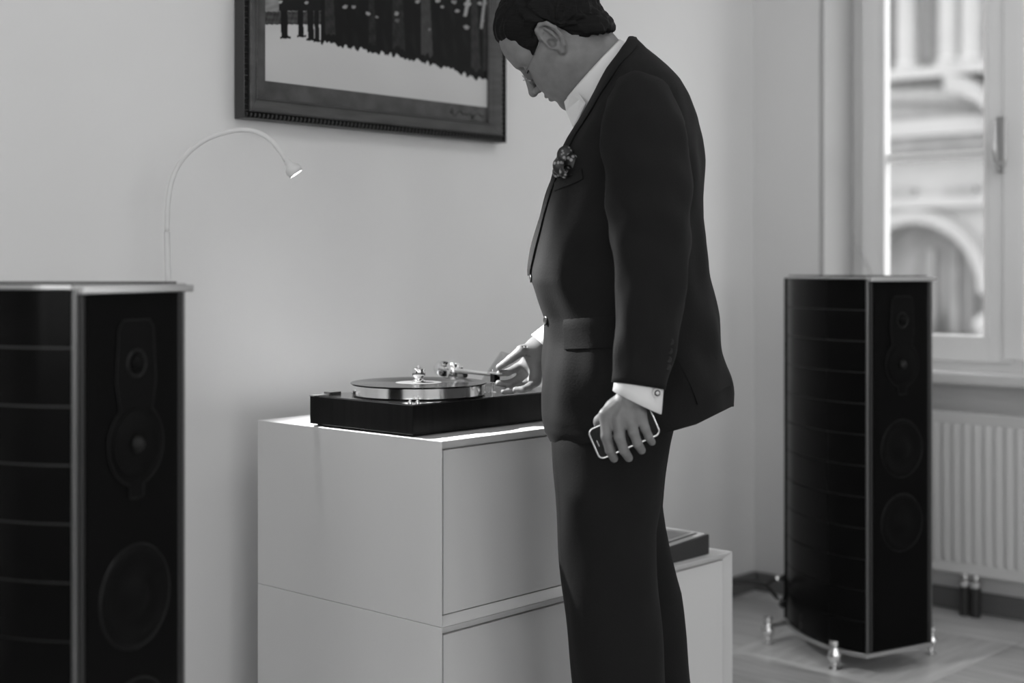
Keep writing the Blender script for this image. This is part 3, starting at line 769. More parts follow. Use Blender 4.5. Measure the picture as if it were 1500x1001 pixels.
# handwritten dedication on the mount (two strokes of script)
mb = MB()
def scribble(pts):
    P = [pr_y(a, b, fy-.0108) for a, b in pts]; mb.tube(spline(P, 4), .0012, 5)
scribble([(663, 158), (660, 163), (661, 166), (664, 161), (663, 166), (666, 170), (669, 167), (672, 164), (675, 163), (677, 166), (679, 168), (682, 166), (684, 169), (687, 167), (690, 168), (692, 172), (691, 177), (689, 180), (693, 172), (698, 167), (702, 167), (705, 171), (709, 170)])
scribble([(671, 176), (674, 175), (677, 177), (680, 176), (684, 178), (688, 178)])
scribble([(695, 178), (697, 176), (699, 179), (702, 178), (705, 180), (708, 178), (710, 181), (714, 177), (713, 181), (716, 180)])
build(mb, 'handwriting', M_ink, ft)
bx('backing_board', (fx0+.01, fy, fz0+.01), (fx1-.01, YW-.0005, fz1-.01), M_framed, ft)

# ------------------------------------------------------------------ the man: signed distance body
MZ = 2.93                                        # depth of his middle plane
class SDF:
    def __init__(s): s.pr = []
    def _add(s, fn, c, r, k, op): s.pr.append((fn, np.asarray(c, float), float(r), k, op))
    def cone(s, a, b, ra, rb, k=.01, op='u'):
        a, b = np.asarray(a, float), np.asarray(b, float); ba = b-a; l2 = ba@ba
        def fn(p):
            t = np.clip(((p-a)@ba)/l2, 0, 1)
            return np.linalg.norm(p-a-t[:, None]*ba, axis=1) - (ra+(rb-ra)*t)
        s._add(fn, (a+b)/2, np.linalg.norm(ba)/2+max(ra, rb), k, op)
    def chain(s, pts, rad, k=.01, k0=None):
        for i in range(len(pts)-1): s.cone(pts[i], pts[i+1], rad[i], rad[i+1], k0 if (i == 0 and k0) else k)
    def ell(s, c, r, Rm=None, k=.01, op='u'):
        c = np.asarray(c, float); r = np.asarray(r, float); Rm = np.eye(3) if Rm is None else Rm
        def fn(p):
            q = (p-c)@Rm.T
            k0 = np.linalg.norm(q/r, axis=1); k1 = np.linalg.norm(q/(r*r), axis=1)+1e-9
            return k0*(k0-1)/k1
        s._add(fn, c, r.max(), k, op)
    def custom(s, fn, c, r, k=.01, op='u'): s._add(fn, c, r, k, op)
    def eval(s, p, c=None, rad=0):
        d = np.full(len(p), 1.0)
        for fn, pc_, r, k, op in s.pr:
            if c is not None and np.linalg.norm(pc_-c) > r+rad+k+.03: continue
            e = fn(p)
            if op == 'u':
                h = np.clip(.5+.5*(d-e)/k, 0, 1); d = d*(1-h)+e*h-k*h*(1-h)
            elif op == 's':
                h = np.clip(.5-.5*(d+e)/k, 0, 1); d = d*(1-h)-e*h+k*h*(1-h)
            else:
                h = np.clip(.5-.5*(d-e)/k, 0, 1); d = d*(1-h)+e*h+k*h*(1-h)
        return d
def nets(sdf, lo, hi, h, B=16):
    """surface nets on sparse blocks -> vertices, quads"""
    lo = np.asarray(lo, float); nb = np.ceil((np.asarray(hi)-lo)/(h*B)).astype(int)
    g = np.stack(np.meshgrid(*[np.arange(n) for n in nb], indexing='ij'), -1).reshape(-1, 3)
    cen = lo+(g+.5)*B*h
    dc = np.concatenate([sdf.eval(cen[i:i+20000]) for i in range(0, len(cen), 20000)])
    act = g[np.abs(dc) < B*h*1.15]
    off = np.stack(np.meshgrid(*[np.arange(B+1)]*3, indexing='ij'), -1).reshape(-1, 3)
    dims = nb*B+2; key = lambda q: (q[:, 0]*dims[1]+q[:, 1])*dims[2]+q[:, 2]
    CK, CV, FQ = [], [], []
    corners = np.array([[i, j, k] for i in (0, 1) for j in (0, 1) for k in (0, 1)])
    ed = [(a, b) for a in range(8) for b in range(a+1, 8) if np.abs(corners[a]-corners[b]).sum() == 1]
    for bl in act:
        P = lo+(bl*B+off)*h
        d = sdf.eval(P, lo+(bl+.5)*B*h, B*h*.87).reshape(B+1, B+1, B+1)
        ins = d < 0
        if ins.all() or not ins.any(): continue
        cv = np.stack([d[c[0]:B+c[0], c[1]:B+c[1], c[2]:B+c[2]] for c in corners], -1)
        ci = cv < 0; m = ci.any(-1) & ~ci.all(-1)
        cc = np.argwhere(m); v = cv[m]
        sm = np.zeros((len(cc), 3)); ct = np.zeros(len(cc))
        for a, b in ed:
            x = (v[:, a] < 0) != (v[:, b] < 0)
            t = np.where(x, v[:, a]/np.where(x, v[:, a]-v[:, b], 1), 0)
            sm += x[:, None]*(corners[a]+t[:, None]*(corners[b]-corners[a])); ct += x
        CK.append(key(cc+bl*B+1)); CV.append(lo+(cc+bl*B+sm/ct[:, None])*h)
        for axn in range(3):
            s0 = [slice(0, B)]*3; s1 = [slice(0, B)]*3; s1[axn] = slice(1, B+1)
            a_, b_ = ins[tuple(s0)], ins[tuple(s1)]
            e = np.argwhere(a_ != b_)
            if not len(e): continue
            fl_ = a_[a_ != b_]
            u, w_ = (axn+1) % 3, (axn+2) % 3
            eu = np.zeros(3, int); eu[u] = 1; ew = np.zeros(3, int); ew[w_] = 1
            G = e+bl*B+1
            q = np.stack([key(G-eu-ew), key(G-ew), key(G), key(G-eu)], 1)
            q[~fl_] = q[~fl_][:, ::-1]
            FQ.append(q)
    K = np.concatenate(CK); V = np.concatenate(CV); Q = np.concatenate(FQ)
    K, i = np.unique(K, return_index=True); V = V[i]
    f = np.searchsorted(K, Q); f = np.clip(f, 0, len(K)-1)
    ok = (K[f] == Q).all(1)
    return V, f[ok]
def sdf_mesh(name, sdf, lo, hi, h, m, parent, tr=c2r, smooth_it=1):
    V, Fq = nets(sdf, lo, hi, h)
    for _ in range(smooth_it):                                  # light Laplacian
        acc = np.zeros_like(V); n_ = np.zeros(len(V))
        for a in range(4):
            b = (a+1) % 4
            np.add.at(acc, Fq[:, a], V[Fq[:, b]]); np.add.at(n_, Fq[:, a], 1)
            np.add.at(acc, Fq[:, b], V[Fq[:, a]]); np.add.at(n_, Fq[:, b], 1)
        V = V*.5+.5*acc/np.maximum(n_, 1)[:, None]
    W = tr(V)-np.array(parent.location)
    me = bpy.data.meshes.new(name); me.from_pydata(W.tolist(), [], Fq.tolist()); me.update()
    me.polygons.foreach_set('use_smooth', [True]*len(me.polygons)); me.materials.append(m)
    return link(bpy.data.objects.new(name, me), parent)

mb_ = pr(915, 700, MZ)
man = thing('person', 'man in a dark suit and white shirt leaning over the turntable, phone in hand', 'person', (mb_[0], mb_[1], 0))

# head frame (camera coordinates)
HO = pc(816, 62, MZ)
bow = math.radians(46); yaw = math.radians(14)
f0 = np.array([-math.cos(bow), 0, -math.sin(bow)]); u0 = np.array([-math.sin(bow), 0, math.cos(bow)]); l0 = np.array([0, -1., 0])
hf = f0*math.cos(yaw)-l0*math.sin(yaw); hl_ = l0*math.cos(yaw)+f0*math.sin(yaw)
HR = np.stack([hf, hl_, u0])                                    # rows: forward, left, up
def hl(x, y, z): return HO + hf*x + hl_*y + u0*z
def rot_local(a_up):                                            # head frame turned about up
    c, s_ = math.cos(a_up), math.sin(a_up)
    return np.stack([hf*c+hl_*s_, hl_*c-hf*s_, u0])
b = SDF()
# cranium, face, jaw
b.ell(hl(-.024, 0, .047), (.104, .076, .092), HR, .02)
b.ell(hl(.030, 0, -.012), (.058, .064, .085), HR, .03)
b.ell(hl(.040, 0, -.062), (.047, .050, .046), HR, .025)
b.cone(hl(.004, .054, -.050), hl(.066, .022, -.098), .018, .017, .025); b.cone(hl(.004, -.054, -.050), hl(.066, -.022, -.098), .018, .017, .025)
b.ell(hl(.072, 0, -.101), (.018, .022, .016), HR, .015)
b.ell(hl(.058, .0, .048), (.034, .058, .045), HR, .03)          # forehead
for s in (1, -1):
    b.cone(hl(.082, s*.014, .026), hl(.062, s*.052, .022), .009, .009, .015)     # brow
    b.cone(hl(.062, s*.046, -.018), hl(.020, s*.064, -.006), .014, .012, .02)    # cheekbone
    b.ell(hl(.090, s*.031, .004), (.014, .019, .013), HR, .012, 's')             # eye socket
    b.ell(hl(.0705, s*.031, .004), (.0125, .0145, .0125), HR, .003)              # lids
    b.ell(hl(.068, s*.030, -.045), (.020, .018, .026), HR, .02)                  # cheek
# nose
b.cone(hl(.084, 0, .012), hl(.107, 0, -.032), .0075, .0095, .010)
b.ell(hl(.109, 0, -.036), (.0095, .0095, .0085), HR, .006)
for s in (1, -1):
    b.ell(hl(.097, s*.0125, -.0385), (.010, .0062, .0075), HR, .005)
    b.ell(hl(.100, s*.0075, -.0465), (.0055, .0032, .0045), HR, .002, 's')
# mouth
b.ell(hl(.080, 0, -.066), (.016, .026, .016), HR, .012)
b.ell(hl(.0925, 0, -.0605), (.0075, .021, .0048), HR, .004); b.ell(hl(.0905, 0, -.0715), (.0075, .019, .0052), HR, .004)
b.ell(hl(.099, 0, -.066), (.010, .024, .0013), HR, .002, 's')
b.ell(hl(.087, 0, -.0835), (.006, .016, .0045), HR, .006, 's')
# ears
for s in (1, -1):
    er = rot_local(s*.30)
    def el(x, z, o=0.0): return hl(x*1.0, s*(.0745+o-.28*x), z)
    b.cone(hl(.0, s*.062, -.002), el(-.004, .006, -.004), .020, .014, .010)
    b.ell(el(-.008, .009), (.0195, .0060, .0330), er, .004)
    b.ell(el(-.008, .016, .0065), (.0135, .0062, .0215), er, .004, 's')
    b.ell(el(-.001, .000, .0065), (.0080, .0100, .0100), er, .003, 's')
    b.chain([el(.008, .006, .002), el(.010, .024, .003), el(.003, .039, .004), el(-.010, .0425, .005), el(-.022, .034, .006), el(-.0275, .016, .006), el(-.024, -.004, .004), el(-.014, -.020, .002), el(-.004, -.026, .001)], [.0030, .0034, .0038, .0040, .0040, .0040, .0036, .0050, .0066], .004)
    b.chain([el(-.012, .030, .003), el(-.016, .014, .004), el(-.014, -.002, .003)], [.0030, .0034, .0030], .004)
    b.ell(el(.009, .000, .003), (.0040, .0045, .0065), er, .004)
# neck with throat and cords
nb_ = pc(905, 135, MZ)
b.cone(pc(851, 60, MZ), pc(905, 113, MZ), .060, .050, .03)
b.cone(pc(832, 95, MZ), pc(884, 145, MZ), .050, .048, .03)
b.cone(pc(845, 80, MZ), pc(895, 128, MZ), .062, .056, .03)

# torso, arms and legs inside the clothes
b.chain([nb_, pc(930, 220, MZ), pc(915, 400, MZ), pc(905, 560, MZ), pc(900, 640, MZ)], [.05, .10, .10, .10, .10], .03)
b.chain([pc(925, 175, MZ), pc(935, 172, 2.80)], [.06, .048], .04)
b.chain([pc(935, 172, 2.80), pc(950, 320, 2.70), pc(945, 430, 2.675), pc(932, 545, 2.650), pc(924, 585, 2.645)], [.05, .042, .036, .028, .026], .02)
b.chain([pc(925, 175, MZ), pc(930, 172, 3.08), pc(897, 360, 3.20), pc(845, 450, 3.18), pc(803, 500, 3.165), pc(788, 513, 3.16)], [.06, .048, .042, .034, .027, .026], .02)
b.chain([pc(890, 640, 2.88), pc(890, 820, 2.84), pc(912, 1180, 2.84)], [.08, .055, .038], .04)
b.chain([pc(900, 640, 2.98), pc(920, 820, 3.03), pc(972, 1130, 3.03)], [.08, .055, .038], .04)

# left hand, hanging, fingers closed over the telephone
q = lambda a, c, z: pc(a, c, z)
b.cone(q(924, 585, 2.650), q(913, 604, 2.645), .022, .020, .012)
for a_, c_, z_ in [(888, 609, 2.640), (906, 611, 2.634), (922, 609, 2.634), (936, 606, 2.640)]:
    b.cone(q(918+(a_-910)*.25, 590, 2.650), q(a_, c_, z_), .016, .0122, .008)
b.chain([q(887, 608, 2.640), q(888, 640, 2.627), q(893.5, 660, 2.634), q(899.5, 672, 2.650)], [.0118, .0098, .0088, .0078], .003, .008)
b.chain([q(907, 611, 2.634), q(907.5, 641, 2.619), q(914, 660, 2.626), q(921, 671, 2.644)], [.0120, .0100, .0090, .0080], .003, .008)
b.chain([q(923, 608, 2.634), q(928, 634, 2.620), q(934, 650, 2.627), q(940, 660, 2.645)], [.0115, .0095, .0087, .0078], .003, .008)
b.chain([q(938, 604, 2.640), q(945, 628, 2.628), q(950, 640, 2.633), q(955, 648, 2.648)], [.0105, .0086, .0078, .0070], .003, .008)
b.chain([q(900, 598, 2.655), q(880, 618, 2.690), q(882, 642, 2.697), q(892, 655, 2.690)], [.017, .0135, .0112, .0085], .004, .015)
for a_, c_, z_, a2, c2_, z2 in [(908, 588, 2.636, 889, 606, 2.630), (915, 588, 2.634, 907, 608, 2.623), (922, 588, 2.634, 922, 605, 2.623), (930, 588, 2.637, 936, 602, 2.630)]:
    b.cone(q(a_, c_, z_), q(a2, c2_, z2), .0025, .0028, .006)    # tendons

# right hand, palm to the viewer, thumb on top, pinching the finger lift
ZR = 3.155
b.cone(q(788, 513, 3.16), q(780, 530, 3.165), .026, .024, .015)
b.ell(pc(777, 541, 3.176), (.023, .012, .028), None, .008)
b.cone(q(787, 522, 3.160), q(784, 556, 3.146), .0165, .0145, .008)                # heel of the palm
b.chain([q(783, 512, 3.150), q(764, 514, 3.135), q(748, 526, 3.135), q(731, 538, 3.143)], [.0185, .0125, .0092, .0072], .004, .014)
b.chain([q(774, 529, 3.172), q(757, 539, 3.165), q(744, 545.5, 3.155), q(731, 547.5, 3.148)], [.0120, .0095, .0082, .0068], .003, .008)
b.chain([q(772, 545, 3.172), q(757, 558, 3.160), q(744, 562.5, 3.150), q(730, 561.5, 3.142)], [.0120, .0096, .0084, .0070], .003, .008)
b.chain([q(775, 556, 3.165), q(763, 568, 3.148), q(750, 571.5, 3.142), q(738, 573.5, 3.140)], [.0110, .0092, .0080, .0068], .002, .005)
b.chain([q(784, 560, 3.143), q(775, 567, 3.118), q(766, 571, 3.108), q(755, 571.5, 3.110)], [.0105, .0088, .0078, .0068], .003, .006)
for k in range(4):                                              # wrinkles at the ball of the thumb
    b.cone(q(766+k*4.5, 508+k*.5, 3.128+k*.002), q(767+k*4.5, 522, 3.130+k*.002), .0014, .0012, .003, 's')

body = sdf_mesh('body', b, (-.25, 2.5, .05), (.55, 3.4, 1.80), .0021, M_skin, man)

# hair
h = SDF()
hc = hl(-.026, 0, .050)
h.ell(hc, (.112, .083, .099), HR, .01)
h.ell(hl(.036, .0, .085), (.040, .056, .036), HR, .03)
h.cone(hl(-.074, .03, -.042), hl(-.074, -.03, -.042), .036, .036, .03)
for s in (1, -1): h.ell(hl(.028, s*.058, .026), (.024, .0125, .034), HR, .008)
hk = lambda p: (p-HO)@HR.T
def hmask(p):
    L_ = hk(p); x, y, z = L_[:, 0], np.abs(L_[:, 1]), L_[:, 2]
    ln = np.interp(x, [-.15, -.104, -.040, -.026, .004, .022, .046, .052, .060, .075, .12], [-.115, -.076, -.026, .036, .046, .010, .010, .045, .076, .084, .10])
    st = .0022*np.sin(x*420+np.sin(z*90)*2+y*150)
    return (ln-z+st)*.75
h.custom(hmask, hc, .3, .006, 'i')
def strands(p):
    L_ = hk(p); x, y, z = L_[:, 0], L_[:, 1], L_[:, 2]
    return h.pr[0][0](p)*0+1.0
_ev = h.eval
def ev2(p, c=None, rad=0):
    L_ = hk(p); x, y, z = L_[:, 0], L_[:, 1], L_[:, 2]
    a_ = np.arctan2(z-.02, x+.03)
    return _ev(p, c, rad)+.0016*np.sin(y*300+a_*7+2*np.sin(a_*5))+.0011*np.sin(y*620-a_*13)
h.eval = ev2
hair = sdf_mesh('hair', h, HO-.19, HO+.19, .0024, M_hair, man, smooth_it=1)
hair['label'] = 'short dark combed-back hair'
# eyebrows, eyes
for s in (1, -1):
    P = [hl(.0915, s*.012, .027), hl(.0885, s*.026, .032), hl(.0795, s*.044, .031), hl(.070, s*.055, .025)]
    build(MB().tube([tuple(c2r(x)) for x in spline(P, 4)], .0036, 8), 'eyebrow', M_brow, man, smooth=True)
    P = [hl(.0825, s*.021, .0005), hl(.0842, s*.031, -.001), hl(.0775, s*.043, .0)]
    build(MB().tube([tuple(c2r(x)) for x in spline(P, 4)], .0013, 6), 'eyelash', M_hair, man, smooth=True)
# rimless spectacles
gl = build(MB().tube([tuple(c2r(hl(*p))) for p in [(.101, .012, -.006), (.104, .006, -.003), (.104, -.006, -.003), (.101, -.012, -.006)]], .0009, 6), 'spectacles', M_satin, man, smooth=True)
for s in (1, -1):
    c_ = [hl(.100-.006*abs(t_)*0-.010*(1-math.cos(t_))*0, s*.032+.0215*math.cos(t_), -.010+.0135*math.sin(t_)) - hf*(.004*(math.cos(t_)*s+1)) for t_ in np.linspace(0, 2*math.pi, 25)[:-1]]
    build(MB().prism([tuple(c2r(x)) for x in c_], tuple(c2r(-hf*.0015))), 'lens', M_lens, gl)
    build(MB().tube([tuple(c2r(hl(*p))) for p in [(.092, s*.053, -.006), (.088, s*.066, -.002), (.060, s*.072, .006), (.012, s*.079, .018), (-.006, s*.083, .026)]], .0006, 6), 'temple', M_chromed, gl, smooth=True)
    build(MB().tube([tuple(c2r(hl(*p))) for p in [(.098, s*.012, -.008), (.094, s*.011, -.014), (.090, s*.0105, -.018)]], .0011, 6), 'nose_pad', M_satin, gl, smooth=True)

# ------------------------------------------------------------------ suit
def tab(rows): return np.array(rows, float)
#            y    front  back   half depth
JK = tab([(58,  914,  930, .045), (66,  909,  938, .066), (76,  902,  947, .085), (90,  893,  963, .115), (105, 884,  978, .150), (122, 876,  993, .180),
          (145, 866, 1006, .200), (175, 851, 1018, .208), (205, 834, 1024, .212), (240, 818, 1027, .214), (280, 804, 1028, .212), (320, 793, 1028, .206),
          (360, 784, 1030, .199), (395, 778, 1035, .193), (412, 778, 1038, .192), (435, 786, 1043, .192), (465, 797, 1050, .194), (500, 799, 1055, .197),
          (540, 795, 1061, .200), (580, 793, 1066, .203), (620, 793.5, 1070, .205), (640, 798, 1071, .205), (652, 806, 1071, .204)])
YS = np.arange(58, 652.5, 6.0)
HEM = ([790, 800, 815, 850, 900, 985, 1020, 1072], [640, 645, 650, 651, 646, 632, 622, 596])
def jk(y):
    return [np.interp(y, JK[:, 0], JK[:, i]) for i in (1, 2, 3)]
def wr(y, t):                                                   # shallow drape of the cloth
    w_ = .0034*np.sin(5*t+y*.018+1.5*np.sin(y*.011))+.0028*np.sin(9*t-y*.03)+.0024*np.sin(3*t+y*.055+2*np.sin(t*4))+.0014*np.sin(14*t+y*.02)
    return w_*np.clip((y-110)/120, 0, 1)
def S(y, t, off=0.0, n=2.35):
    """point on the jacket: row y, angle t (0 front, +90 deg towards the viewer) -> camera coordinates"""
    y = np.asarray(y, float); t = np.asarray(t, float)
    xf, xb, wd = jk(y)
    cx = (xf+xb)/2; a = (xb-xf)/2*MZ/F + off + wr(y, t)*.6; wd = wd + off + wr(y, t)
    ct, st = np.cos(t), np.sin(t); e = 2/n
    X = (cx-750)/F*MZ - a*np.sign(ct)*np.abs(ct)**e
    Z = MZ - wd*np.sign(st)*np.abs(st)**e
    Zn = MZ-np.abs(Z-MZ)
    px = 750+X*F/Zn
    hem = HZ+(np.interp(px, *HEM)-HZ)*Zn/MZ
    ye = np.where(y > 500, 500+(hem-500)*(y-500)/152, y)
    hgt = CH-(ye-HZ)*MZ/F
    return np.stack(np.broadcast_arrays(X, Z, hgt), -1)
NTA = 96
TA = np.linspace(-math.pi, math.pi, NTA, endpoint=False)
def vhalf(y): return np.interp(y, [58, 75, 110, 150, 200, 300, 400, 412], [1.3, .95, .48, .26, .15, .10, .04, 0])
mbj = MB()
rows = np.array([S(y, TA) for y in YS])                         # (ny, nt, 3)
rows = c2r(rows); ny = len(YS)
base_ = len(mbj.v); mbj.v += [tuple(v) for v in rows.reshape(-1, 3)]
for i in range(ny-1):
    for j in range(NTA):
        k = (j+1) % NTA
        tm = TA[j]+math.pi/NTA; ym = (YS[i]+YS[i+1])/2
        if abs(tm) < vhalf(ym) and ym < 412: continue           # the open V of the front
        mbj.f.append((base_+i*NTA+j, base_+i*NTA+k, base_+(i+1)*NTA+k, base_+(i+1)*NTA+j))
def ring_c(c, ax, u, ru, rv, n=28, e=1.0):
    ax = np.asarray(ax, float)/np.linalg.norm(ax); u = np.asarray(u, float); u = u-ax*(u@ax); u /= np.linalg.norm(u); v = np.cross(ax, u)
    return [c + u*ru*math.cos(t) + v*rv*math.sin(t) for t in np.linspace(0, 2*math.pi, n, endpoint=False)]
def sleeve(path, ru, rv, u=(1, 0, 0), seed=0, n=36):
    P = spline(path, 8); m_ = len(path)-1
    RU = np.interp(np.linspace(0, m_, len(P)), range(m_+1), ru); RV = np.interp(np.linspace(0, m_, len(P)), range(m_+1), rv)
    rings = []
    for i, p_ in enumerate(P):
        t_ = P[min(i+1, len(P)-1)]-P[max(i-1, 0)]
        r_ = np.array(ring_c(p_, t_, u, 1, 1, n)); dr = r_-p_
        tt_ = np.linspace(0, 2*math.pi, n, endpoint=False); s_ = i/len(P)
        wv = 1+.024*np.sin(3*tt_+s_*17+seed)+.022*np.sin(5*tt_-s_*29+seed)+.026*np.sin(2*tt_+s_*44)*np.clip((s_-.2)*5, 0, 1)+.014*np.sin(7*tt_+s_*35)
        uu = np.asarray(u, float); axn = t_/np.linalg.norm(t_); uu = uu-axn*(uu@axn); uu /= np.linalg.norm(uu); vv = np.cross(axn, uu)
        rings.append([p_+uu*RU[i]*wv[k]*math.cos(tt_[k])+vv*RV[i]*wv[k]*math.sin(tt_[k]) for k in range(n)])
    return rings
# near sleeve
np_ = [pc(928, 112, 2.800), pc(938, 140, 2.755), pc(942, 185, 2.722), pc(946, 240, 2.705), pc(951, 300, 2.695), pc(954, 360, 2.685), pc(952, 430, 2.672), pc(946, 500, 2.660), pc(937, 566, 2.652)]
rg = sleeve(np_, [.030, .062, .081, .083, .082, .074, .065, .059, .0515], [.02, .045, .058, .062, .062, .058, .053, .048, .043], seed=1)
# slanted sleeve end
mbj.loft([[tuple(c2r(v)) for v in r] for r in rg])
fp_ = [pc(928, 112, 3.060), pc(930, 140, 3.105), pc(926, 200, 3.145), pc(915, 280, 3.175), pc(898, 365, 3.195), pc(866, 425, 3.185), pc(838, 465, 3.175), pc(815, 489, 3.168)]
rg2 = sleeve(fp_, [.03, .06, .075, .075, .068, .056, .048, .042], [.02, .045, .06, .065, .062, .055, .048, .042], seed=4)
mbj.loft([[tuple(c2r(v)) for v in r] for r in rg2])
jacket = build(mbj, 'jacket', M_suit, man, smooth=True)
jacket['label'] = 'dark single-breasted suit jacket'

def t_at(px, py, side=1):
    """surface parameters of the near side of the jacket under a pixel"""
    Z = MZ-.18
    for _ in range(12):
        y = HZ+(py-HZ)*Z/MZ
        xf, xb, wd = jk(y); cx = (xf+xb)/2; a = (xb-xf)/2
        X = (px-750)*Z/MZ+750
        c_ = np.clip((cx-X)/a, -.9995, .9995)
        ct = np.sign(c_)*abs(c_)**(2.35/2); t = math.acos(ct)
        Z = float(S(y, t)[1])
    return y, t
def patch(poly_px, off, nu=8, nv=6, taper=9):
    """quad patch (4 corner pixels tl, tr, br, bl) laid on the jacket"""
    tl, tr_, br, bl = [np.array(p, float) for p in poly_px]
    grid = []
    for i in range(nv+1):
        r = []
        for j in range(nu+1):
            p_ = (tl*(1-j/nu)+tr_*(j/nu))*(1-i/nv)+(bl*(1-j/nu)+br*(j/nu))*(i/nv)
            y, t = t_at(*p_); r.append((y, t))
        grid.append(r)
    m_ = MB(); n_ = nu+1
    top = [tuple(c2r(S(y, t, -.001+(off+.001)*min(1, (i_+.15)/nv*taper)))) for i_, r in enumerate(grid) for y, t in r]; bot = [tuple(c2r(S(y, t, -.004))) for r in grid for y, t in r]
    fs = []; N_ = len(top)
    for i in range(nv):
        for j in range(nu): fs.append((i*n_+j, i*n_+j+1, (i+1)*n_+j+1, (i+1)*n_+j))
    bd_ = [j for j in range(n_)]+[i*n_+nu for i in range(1, nv+1)]+[nv*n_+j for j in range(nu-1, -1, -1)]+[i*n_ for i in range(nv-1, 0, -1)]
    for a, c_ in zip(bd_, bd_[1:]+bd_[:1]): fs.append((a, c_, N_+c_, N_+a))
    m_.add(top+bot, fs); return m_
build(patch([(823, 468), (901, 462), (901, 510), (826, 513)], .0035), 'pocket_flap', M_suit, jacket, auto=50, bevel=.001)
build(patch([(813, 262), (852, 246), (854, 262), (815, 280)], .0025, 6, 3), 'breast_pocket_welt', M_lapel, jacket, auto=50)
build(patch([(988, 515), (1058, 505), (1069, 606), (1021, 629)], .004, taper=1), 'vent_flap', M_suit, jacket, auto=50)
# lapels and collar: strips along the V edge, both sides
for s in (1, -1):
    m_ = MB(); ys = np.arange(60, 409, 8.0); g1, g2 = [], []
    for y in ys:
        wl = np.interp(y, [58, 100, 150, 205, 260, 330, 400, 410], [.9, .50, .34, .27, .22, .17, .08, .03])
        v0 = vhalf(y)
        tv = np.linspace(v0-.03, v0+wl, 7)
        o_ = np.array([.004, .0065, .006, .0055, .005, .0045, .003])+.001
        g1.append([tuple(c2r(S(y, s*t_, o__))) for t_, o__ in zip(tv, o_)]); g2.append([tuple(c2r(S(y, s*t_, -.003))) for t_ in tv])
    m_.loft([a+c_[::-1] for a, c_ in zip(g1, g2)])
    build(m_, 'lapel', M_lapel, jacket, auto=50)
# stand of the jacket collar at the nape
cn0, cn1 = pc(906, 52, MZ), pc(842, 186, MZ)
def collar_rings(c0, axis, specs, n=40, arc=(0, 2*math.pi)):
    axis = axis/np.linalg.norm(axis); u = np.array([axis[2], 0, -axis[0]]); v = np.array([0, 1., 0])
    return [[tuple(c2r(c0+axis*h_+u*ru*math.cos(t)+v*rv*math.sin(t))) for t in np.linspace(arc[0], arc[1], n)] for h_, ru, rv in specs]
ca = np.array([-.74, 0, .67])                                   # neck axis at the collar
cc0 = pc(867, 105, MZ)
m_ = MB().loft(collar_rings(cc0, ca, [(-.085, .104, .090), (-.060, .097, .085), (-.03, .092, .080), (-.003, .0885, .076), (.001, .087, .074), (-.004, .0855, .0725), (-.05, .088, .074)], 48), closed=True, cap=False)
shirt = build(m_, 'shirt', M_shirt, man, smooth=True)
shirt['label'] = 'white shirt with open collar and french cuffs'
# shirt front under the V
m_ = MB(); ys = np.arange(84, 420, 8.0)
g1 = []
for y in ys:
    tv = np.linspace(-vhalf(y)-.12, vhalf(y)+.12, 17)
    g1.append([tuple(c2r(S(y, t_, -.007))) for t_ in tv])
m_.loft(g1, closed=False, cap=False)
sf = build(m_, 'shirt_front', M_shirt, shirt, smooth=True)
so_ = sf.modifiers.new('thick', 'SOLIDIFY'); so_.thickness = .002
# collar wings
for s in (1, -1):
    z0_ = MZ-s*.058
    pts = [pc(835, 138, z0_), pc(826, 149, MZ-s*.030), pc(829, 163, MZ-s*.028), pc(839, 186, MZ-s*.046), pc(856, 150, MZ-s*.072), pc(848, 138, MZ-s*.071)]
    build(MB().prism([tuple(c2r(x)) for x in pts], tuple(c2r(np.array([.003, 0, -.002])))), 'collar_wing', M_shirt, shirt, bevel=.001)
# lapel pin, buttons, pocket square
y, t = t_at(853, 160)
pn = S(y, t, .009); build(MB().tube([tuple(c2r(pn)), tuple(c2r(pn+np.array([-.003, 0, -.011])))], .0022, 8), 'lapel_pin', M_chrome, jacket, smooth=True)
def button(c, n_, r, name='button', par=None, m=M_button):
    n_ = c2r(np.asarray(n_, float)); c = c2r(np.asarray(c, float))
    return build(MB().lathe([(.0003, 0), (r, 0), (r, .002), (r*.8, .0032), (r*.6, .0024), (.0003, .0024)], tuple(c), tuple(n_), 20), name, m, par or jacket, auto=40)
y, t = t_at(803, 470); button(S(y, t, .001), S(y, t, .02)-S(y, t, 0), .0095)
y, t = t_at(779, 408); button(S(y, .12, .001), S(y, .12, .02)-S(y, .12, 0), .0085)
for px_, py_ in ((982, 501), (980.5, 514), (979, 527), (978, 538)):
    Zs = 2.632; button(pc(px_, py_, Zs), (.45, -.89, 0), .0062)
ps = SDF()
for px_, py_, r_, dz in ((811, 238, .013, .004), (821, 229, .0165, .006), (836, 228, .0185, .008), (843, 236, .0145, .006), (829, 243, .018, .007), (816, 246, .013, .005), (840, 246, .014, .005), (823, 252, .012, .004), (833, 252, .013, .004)):
    y, t = t_at(px_, py_); c_ = S(y, t, dz+.004)
    ps.ell(c_, (r_*.95, .010, r_*1.05), None, .005)
c_ = S(*t_at(828, 238)); 
psq = sdf_mesh('pocket_square', ps, c_-.05, c_+.05, .0016, M_psq, man)
psq['label'] = 'dark patterned silk pocket square'
